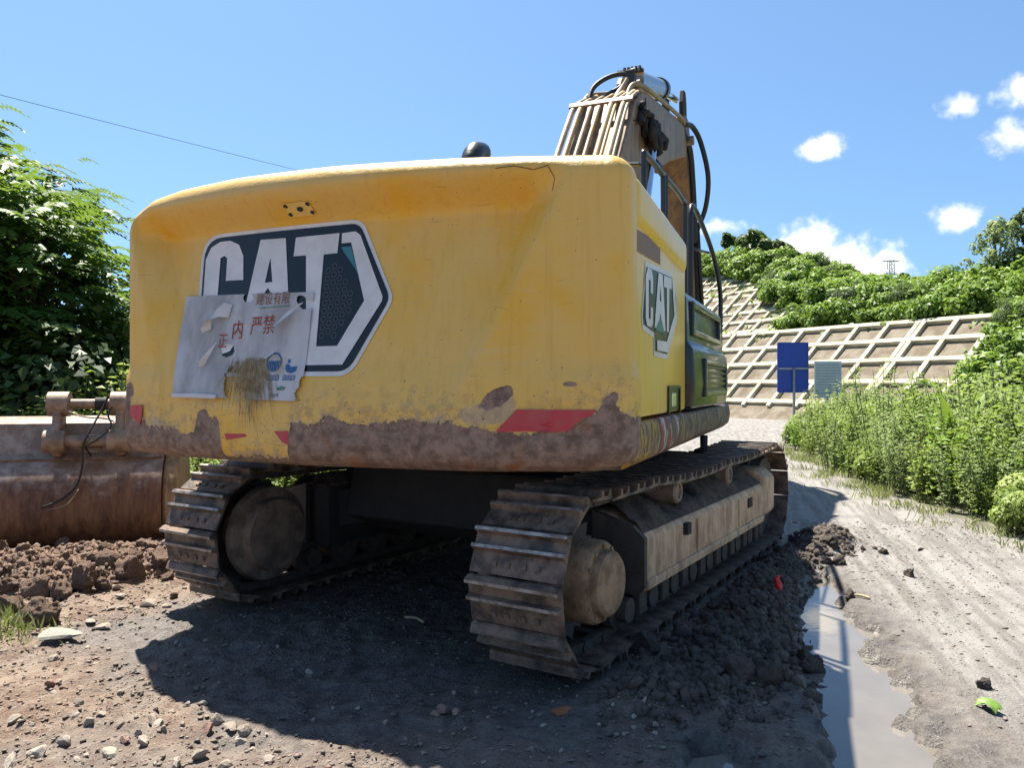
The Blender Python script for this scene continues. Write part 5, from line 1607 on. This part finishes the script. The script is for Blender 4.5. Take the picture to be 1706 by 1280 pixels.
for s_ in (-.425, -.31):
    decal('caption_box', [[(s_, 1.622), (s_ + .088, 1.622), (s_ + .088, 1.652), (s_, 1.652)]], M['pblue'], pr_, pf, .002)
lettering('戴安全帽', -.423, 1.628, .026, M['paper2'], squeeze=.8)
lettering('穿防护鞋', -.308, 1.628, .026, M['paper2'], squeeze=.8)
decal('green_mark', [[(-.35, 1.575), (-.31, 1.588), (-.275, 1.58), (-.29, 1.565), (-.335, 1.562)]], M['pgreen'], pr_, pf, .003)
lettering('7730号', -.395, 1.522, .03, M['pdark'], squeeze=.8)

# ------------------------------------------------------------------ loose bucket on the left
BK = (-3.44, 7.92); bkz = gz(-4.3, 7.75)
bk = tag(empty('excavator_bucket', (BK[0], BK[1], max(-.02, bkz - .02)), R(17)), 'rusty detached digging bucket with twin hinge ears lying behind the muddy clods', 'bucket')
shell = [(.10, .0), (.0, .12), (-.045, .30), (-.045, .48), (.0, .64), (.09, .77), (.17, .835), (.20, .87), (.21, .90), (.27, 1.20), (.33, 1.25), (.46, 1.27), (1.0, 1.20), (1.35, .85), (1.45, .40), (1.42, .0)]
mb = MB(); mb.prism_x(shell, -2.0, -.16)
MBo = mb.build('shell', M['bucket'], bk, bevel=.0, auto=28)
MB().prism_x([(p[0] * .93 + .035, max(.0, p[1] * .96)) for p in shell], -.159, -.02).build('side_plate', M['bucket_side'], bk, bevel=.03, seg=3, auto=35)
MB().prism_x([(p[0] * .93 + .035, max(.0, p[1] * .96)) for p in shell], -2.14, -2.001).build('side_plate', M['bucket_side'], bk, bevel=.03, seg=3, auto=35)
MB().prism_x([(.145, .85), (.165, .83), (.24, .89), (.215, .905)], -1.99, -.17).build('weld_ridge', M['pin'], bk)
def ear(x):
    e = MB()
    th = .042
    pr = [(.20, .86), (.07, .88), (-.03, .95), (-.06, 1.03), (-.02, 1.12), (.06, 1.22), (.09, 1.36), (.10, 1.44), (.17, 1.49), (.26, 1.47), (.30, 1.38), (.29, 1.24), (.29, 1.10)]
    e.prism_x(pr, x - th, x + th)
    o = e.build('hinge_ear', M['pin'], bk, bevel=.02, seg=2, auto=40)
    MB().lathe_x([(x - .095, .06), (x - .095, .125), (x + .095, .125), (x + .095, .06)], .19, 1.40, 20).build('boss', M['pin'], o, auto=40)
    MB().lathe_x([(x - .095, .06), (x - .095, .115), (x + .095, .115), (x + .095, .06)], .035, 1.03, 20).build('boss', M['pin'], o, auto=40)
ear(-1.13); ear(-.56)
MB().tube([(-1.16, .19, 1.40), (-.5, .19, 1.40)], .05, 16).build('hinge_pin', M['pin'], bk, auto=40)
MB().tube([(-1.16, .035, 1.03), (-.5, .035, 1.03)], .06, 16).build('hinge_pin', M['pin'], bk, auto=40)
MB().tube([(-.80, .19, 1.40), (-.70, .19, 1.40)], .066, 16).build('collar', M['dark'], bk, auto=40)
MB().box(-1.04, -.64, .20, .222, .93, 1.06).build('data_plate', M['pin'], bk, bevel=.005)
mb = MB()
for i in range(3):
    mb.box(-.92, -.76, .192, .20, .95 + i * .03, .962 + i * .03)
mb.box(-.94, -.925, .192, .20, .945, 1.03).box(-.755, -.74, .192, .20, .945, 1.03)
mb.build('cast_mark', M['dark'], bk)
def cord(pts_, r_, mt): MB().tube(smooth_path(pts_, 6), r_, 6).build('tied_cord', M[mt], bk, smooth=True)
cord([(-.66, .12, 1.50), (-.72, .10, 1.36), (-.80, -.03, 1.15), (-.86, -.06, 1.0), (-.87, -.06, .80), (-.92, -.07, .60), (-1.05, -.09, .47), (-1.22, -.10, .40)], .011, 'dark')
cord([(-.58, .10, 1.45), (-.66, .05, 1.30), (-.62, -.03, 1.18), (-.74, -.05, 1.05), (-.84, -.05, .98), (-.83, .12, .88)], .009, 'rubber')
cord([(-1.12, .09, 1.46), (-1.02, .06, 1.33), (-.85, .04, 1.27), (-.68, .05, 1.25), (-.60, .02, 1.22)], .008, 'pin')
cord([(-.90, -.07, .56), (-1.0, -.10, .42), (-1.18, -.11, .37)], .007, 'pin')

# ------------------------------------------------------------------ stones, clods and litter
def rock_mesh(name, seed, mat, flat=.6, sub=2, rough=.35):
    r_ = random.Random(seed)
    bm = bmesh.new(); bmesh.ops.create_icosphere(bm, subdivisions=sub, radius=1)
    cuts = [(Vector((r_.gauss(0, 1), r_.gauss(0, 1), r_.gauss(0, .7))).normalized(), r_.uniform(.30, .75) if sub < 3 else r_.uniform(.5, .9)) for _ in range(11)]
    off = Vector((r_.uniform(-50, 50), r_.uniform(-50, 50), r_.uniform(-50, 50)))
    for v in bm.verts:
        p = v.co.copy(); q = p.copy()
        for n_, d in cuts:
            k = p.dot(n_) - d
            if k > 0: p -= n_ * k
        w = 1 + rough * (.34 * mnoise.fractal(q * 1.7 + off, .7, 2.2, 7) + (.30 * (abs(mnoise.noise(q * 4 + off)) - .2) + .16 * mnoise.noise(q * 11 + off) if sub > 2 else 0))
        v.co = Vector((p.x * w, p.y * w * .85, p.z * w * flat))
    me = bpy.data.meshes.new(name); bm.to_mesh(me); bm.free(); me.materials.append(mat)
    if sub > 2: me.polygons.foreach_set('use_smooth', [True] * len(me.polygons))
    return me
def put_rock(name, me, x, y, size, label, cat, group, sink=.3, tilt=.3, rot=None, z=None):
    o = bpy.data.objects.new(name, me); link(o)
    zz = gz(x, y) if z is None else z
    o.location = (x, y, zz + size * (.45 - sink)); o.scale = (size, size * random.uniform(.75, 1.1), size)
    o.rotation_euler = rot or (random.uniform(-tilt, tilt), random.uniform(-tilt, tilt), random.uniform(0, 6.28))
    return tag(o, label, cat, group)
flats = [rock_mesh('flat_stone', 100 + i, M['stone'], .28, 2, .25) for i in range(6)]
chunk = [rock_mesh('chunk_stone', 120 + i, M['stone'], .65, 2, .3) for i in range(6)]
clods = [rock_mesh('mud_clod', 140 + i, M['clod'], .8, 4, .8) for i in range(7)]
wets = [rock_mesh('wet_clod', 160 + i, M['wetclod'], .75, 4, .8) for i in range(7)]
reds = [rock_mesh('red_stone', 180 + i, M['redstone'], .6, 2, .4) for i in range(3)]
sr = random.Random(21)
for k in range(74):                                        # brown clods on the left heap
    x = sr.uniform(-5.6, -2.5); y = 6.35 + sr.gauss(0, .42) + max(0, x + 3.4) * .5
    s = sr.uniform(.03, .10) * (1 if sr.random() < .85 else 1.4)
    put_rock('mud_clod', clods[k % 7], x, y, s, 'reddish brown clod of earth on the dug heap before the bucket', 'clod', 'brown clods on the heap before the bucket', .18, .9)
for px, py, s in ((135, 965, .17), (215, 945, .14), (70, 1020, .15), (265, 935, .11), (180, 940, .11), (20, 1000, .13), (100, 975, .12)):
    x, y, _ = on_ground(px, py + 25)
    put_rock('mud_clod', clods[(px + py) % 7], x, y, s, 'big broken clod of brown earth standing out on the dug heap', 'clod', 'big clods on the heap before the bucket', .15, .5)
for k in range(120):                                       # dark clods beside the right-hand track
    b = sr.uniform(-2.25, 2.6); i_ = np.interp(b, [-2.2, -1.7, -1.0, .2, 2.6], [2.0, 2.25, 2.1, 1.95, 1.95])
    x, y = tk(float(i_) + sr.gauss(0, .26), b)
    s = sr.uniform(.022, .06) * (1 if sr.random() < .88 else 1.6)
    la = (x - TC[0]) * TR[0] + (y - TC[1]) * TR[1]
    if la < 1.64: continue
    put_rock('wet_clod', wets[k % 7], x, y, s, 'dark wet clod in the mud thrown up beside the track', 'clod', 'dark clods in the mud beside the track', .15, .9)
for px, py, s, lb in ((1345, 1098, .11, 'largest rounded dark mud lump at the edge of the puddle'), (1232, 1160, .115, 'broad dark mud lump with a pale top below the heap'), (1640, 1145, .05, 'small dark lump lying alone on the road by the green leaf'),
                      (1072, 1085, .12, 'tilted flat dark clod near the hub of the track')):
    x, y, _ = on_ground(px, py); put_rock('mud_lump', wets[int(px) % 7], x, y, s, lb, 'clod', None, .2, .3)
# flat slabs and pale stones on the left
x, y, z = on_ground(98, 1072)
put_rock('flat_slab', rock_mesh('flat_slab', 201, M['slab'], .16, 2, .1), x, y, .17, 'large flat grey-green slab of stone on the dry dirt', 'stone', None, .25, .06, (.08, -.05, .5))
for px, py, s in ((195, 985, .075), (200, 1005, .06), (247, 1015, .10), (200, 1022, .05), (170, 1050, .09), (185, 1022, .055), (228, 1022, .045), (150, 1040, .06), (276, 1012, .06), (90, 1095, .05)):
    x, y, _ = on_ground(px, py)
    put_rock('pale_stone', flats[px % 6], x, y, s, 'flat pale broken stone below the dug heap', 'stone', 'flat pale stones below the heap', .2, .25)
for px, py, s in ((255, 1205, .05), (262, 1210, .045), (145, 1200, .04), (30, 1200, .06), (295, 1075, .035), (60, 1250, .07), (330, 1255, .06), (240, 1240, .05), (200, 1150, .035), (130, 1170, .035), (400, 1225, .04),
                  (180, 1250, .05), (110, 1230, .045), (420, 1240, .03), (450, 1265, .04), (15, 1260, .06), (290, 1270, .05), (380, 1265, .045)):
    x, y, _ = on_ground(px, py)
    put_rock('pale_stone', chunk[px % 6], x, y, s, 'pale chunk of stone on the sunlit gravel', 'stone', 'pale chunks of stone on the sunlit gravel', .3, .5)
for px, py, s in ((85, 1140, .045), (258, 1118, .05), (345, 1215, .06), (205, 1230, .035)):
    x, y, _ = on_ground(px, py)
    put_rock('red_stone', reds[px % 3], x, y, s, 'reddish brown stone on the sunlit gravel', 'stone', 'reddish stones on the sunlit gravel', .3, .5)
for px, py, s, rot, lb in ((362, 1200, .055, (1.2, .3, .4), 'pale chip of stone standing on edge at the shadow edge'), (408, 1220, .05, (1.0, -.5, 1.2), 'second pale chip standing on edge near the reddish stone'), (385, 1212, .06, (.2, .1, .3), 'long pale flake lying between two upright chips')):
    x, y, _ = on_ground(px, py); put_rock('stone_chip', flats[px % 6], x, y, s, lb, 'stone', None, .1, 0, rot)
for k in range(90):
    px = sr.uniform(0, 640); py = sr.uniform(1010, 1278)
    if px > 330 + (1278 - py) * .2 and sr.random() < .6: continue
    x, y, _ = on_ground(px, py)
    put_rock('small_stone', (chunk + flats)[k % 12], x, y, sr.uniform(.012, .032), 'small pale stone scattered over the gravel', 'stone', 'small stones scattered over the gravel', .25, .6)
for k in range(14):
    x, y, _ = on_ground(sr.uniform(1020, 1095), sr.uniform(1175, 1225))
    put_rock('grey_stone', chunk[k % 6], x, y, sr.uniform(.012, .03), 'small grey stone in the pile beside the lower puddle', 'stone', 'small grey stones beside the lower puddle', .2, .6)
for k in range(30):
    x, y, _ = on_ground(sr.uniform(480, 1000), sr.uniform(1150, 1275))
    put_rock('small_stone', (chunk + flats)[k % 12], x, y, sr.uniform(.008, .022), 'small stone on the dark wet ground behind the machine', 'stone', 'small stones on the dark wet ground', .25, .6)
for px, py, s in ((740, 1195, .055), (725, 1203, .035), (760, 1200, .04)):
    x, y, _ = on_ground(px, py); put_rock('red_stone', reds[px % 3], x, y, s, 'flat brownish stone in the shadow behind the machine', 'stone', 'flat brownish stones in the shadow', .25, .2)
# gravel too fine to count
def gravel(n):
    x = np.concatenate([rng.uniform(-4.2, 1.4, n), rng.uniform(1.4, 5.2, n // 5)]); y = np.concatenate([2.4 + 5.0 * rng.random(n) ** 1.4, rng.uniform(2.4, 9, n // 5)])
    h, wet_, road_, mud_, gr_ = ground_fields(x, y)
    keep = rng.random(len(x)) < np.where(wet_ > .6, .35, 1.0) * (.15 + .85 * fbm(x * 1.7, y * 1.7, 3, 55))
    keep &= h > -.045
    x, y, h, wet_ = x[keep], y[keep], h[keep], wet_[keep]; n = len(x)
    s = .003 + .014 * rng.random(n) ** 5 + .0011 * (y - 2)
    s *= np.where(x > 1.4, .75, 1)
    base = np.array([(1, 0, 0), (0, 1, 0), (-1, 0, 0), (0, -1, 0), (0, 0, 1), (0, 0, -1)], float)
    V = base[None] * (.6 + .7 * rng.random((n, 6, 1))) + rng.normal(size=(n, 6, 3)) * .18
    V[:, :, 2] *= .5; V[:, :, 0] *= .7 + .9 * rng.random((n, 1))
    a = rng.random(n) * 6.283; c, sn = np.cos(a)[:, None], np.sin(a)[:, None]
    X = V[:, :, 0] * c - V[:, :, 1] * sn; Y = V[:, :, 0] * sn + V[:, :, 1] * c
    V = np.stack([X * s[:, None] + x[:, None], Y * s[:, None] + y[:, None], V[:, :, 2] * s[:, None] + h[:, None] + .2 * s[:, None]], 2).reshape(-1, 3)
    t = np.array([(0, 1, 4), (1, 2, 4), (2, 3, 4), (3, 0, 4), (1, 0, 5), (2, 1, 5), (3, 2, 5), (0, 3, 5)])
    F = (t[None] + 6 * np.arange(n)[:, None, None]).reshape(-1, 3)
    me = quads_mesh('gravel', V, F, M['pebble'], dict(rnd=np.repeat(rng.random(n), 6), wet=np.repeat(wet_, 6)))
    tag(link(bpy.data.objects.new('gravel', me)), 'fine gravel and crumbs of earth scattered over the ground', 'gravel', kind='stuff')
gravel(42000)
# crumbs of mud on the heaps
def crumbs(name, pts_poly, n, mat, spread_, label):
    i = rng.integers(0, len(pts_poly) - 1, n); t = rng.random(n)
    P = np.array(pts_poly); A_, B_ = P[i], P[i + 1]
    q = A_ + (B_ - A_) * t[:, None]
    x = q[:, 0] + rng.normal(size=n) * q[:, 2] * spread_; y = q[:, 1] + rng.normal(size=n) * q[:, 2] * spread_
    la = (x - TC[0]) * TR[0] + (y - TC[1]) * TR[1]; lb = (x - TC[0]) * TU[0] + (y - TC[1]) * TU[1]
    keep = ~((np.abs(la) < 1.66) & (np.abs(lb) < 2.5))
    x, y = x[keep], y[keep]; n = len(x)
    h = ground_fields(x, y)[0]
    s = .006 + .034 * rng.random(n) ** 3.5
    bm = bmesh.new(); bmesh.ops.create_icosphere(bm, subdivisions=1, radius=1)
    base = np.array([v.co[:] for v in bm.verts]); t3 = np.array([[v.index for v in f.verts] for f in bm.faces]); bm.free()
    k = len(base)
    V = base[None] * (.45 + .95 * rng.random((n, k, 1))) * (.6 + .7 * rng.random((n, 1, 3)))
    V = V * s[:, None, None]; V[:, :, 0] += x[:, None]; V[:, :, 1] += y[:, None]; V[:, :, 2] += (h + .3 * s)[:, None]
    F = (t3[None] + k * np.arange(n)[:, None, None]).reshape(-1, 3)
    me = quads_mesh(name, V.reshape(-1, 3), F, mat)
    tag(link(bpy.data.objects.new(name, me)), label, 'mud', kind='stuff')
crumbs('mud_crumbs', MUD_R, 9000, M['wetclod'], .40, 'dark crumbled mud piled beside the track')
crumbs('earth_crumbs', MUD_L, 9000, M['clod'], .40, 'brown crumbled earth on the heap before the bucket')
# litter
x, y, _ = on_ground(1296, 1012)
x, y = x - .0, y
lit = MB().tube(smooth_path([(0, 0, -.03), (.004, 0, .03), (-.006, .01, .075), (.01, 0, .10)], 4), [.022, .024, .026, .027, .028, .027, .025, .022, .02, .018, .015, .012, .008], 8).build('plastic_scrap', M['litter_red'], smooth=True)
lit.location = (x, y, gz(x, y) + .02); tag(lit, 'small bright red plastic scrap standing in the mud at the puddle', 'litter')
x, y, _ = on_ground(1648, 1184)
vs = []; fs = []
for i in range(7):
    for j in range(7):
        u_, v_ = i / 6 - .5, j / 6 - .5
        vs.append((u_ * .10 * (1 - 1.1 * v_ * v_), v_ * .10, .022 * (1 - 3 * (u_ * u_ + v_ * v_)) + .012 * math.sin(9 * u_ + 5 * v_)))
for i in range(6):
    for j in range(6): fs.append((i * 7 + j, (i + 1) * 7 + j, (i + 1) * 7 + j + 1, i * 7 + j + 1))
lf = make_mesh('fallen_leaf', vs, fs, M['litter_green'], None, True); lf.location = (x, y, gz(x, y) + .02); lf.rotation_euler = (.1, .1, .6)
tag(lf, 'crumpled bright green leaf lying on the road', 'leaf')
x, y, _ = on_ground(936, 1186)
ch = MB().prism_x([(-.03, 0), (.03, .0), (.024, .018), (-.02, .022)], -.045, .05).build('brick_chip', M['litter_orange'], bevel=.004); ch.location = (x, y, gz(x, y)); ch.rotation_euler = (0, 0, .5)
tag(ch, 'flat orange chip of brick on the dark ground by the track', 'brick')
x, y, _ = on_ground(1432, 1001)
st = MB().tube(smooth_path([(-.07, 0, .01), (0, .01, .016), (.07, -.01, .01)], 4), .012, 6).build('wood_stick', M['litter_wood']); st.location = (x, y, gz(x, y) + .004); st.rotation_euler = (0, 0, -.5)
tag(st, 'short pale yellow stick lying on the road', 'stick')
x, y, _ = on_ground(690, 1036)
st = MB().tube(smooth_path([(-.09, 0, .01), (0, .012, .02), (.09, 0, .012)], 4), .009, 6).build('wood_stick', M['litter_wood']); st.location = (x, y, gz(x, y) + .004); st.rotation_euler = (0, 0, -.7)
tag(st, 'thin pale stick lying in the dark under the machine', 'stick')
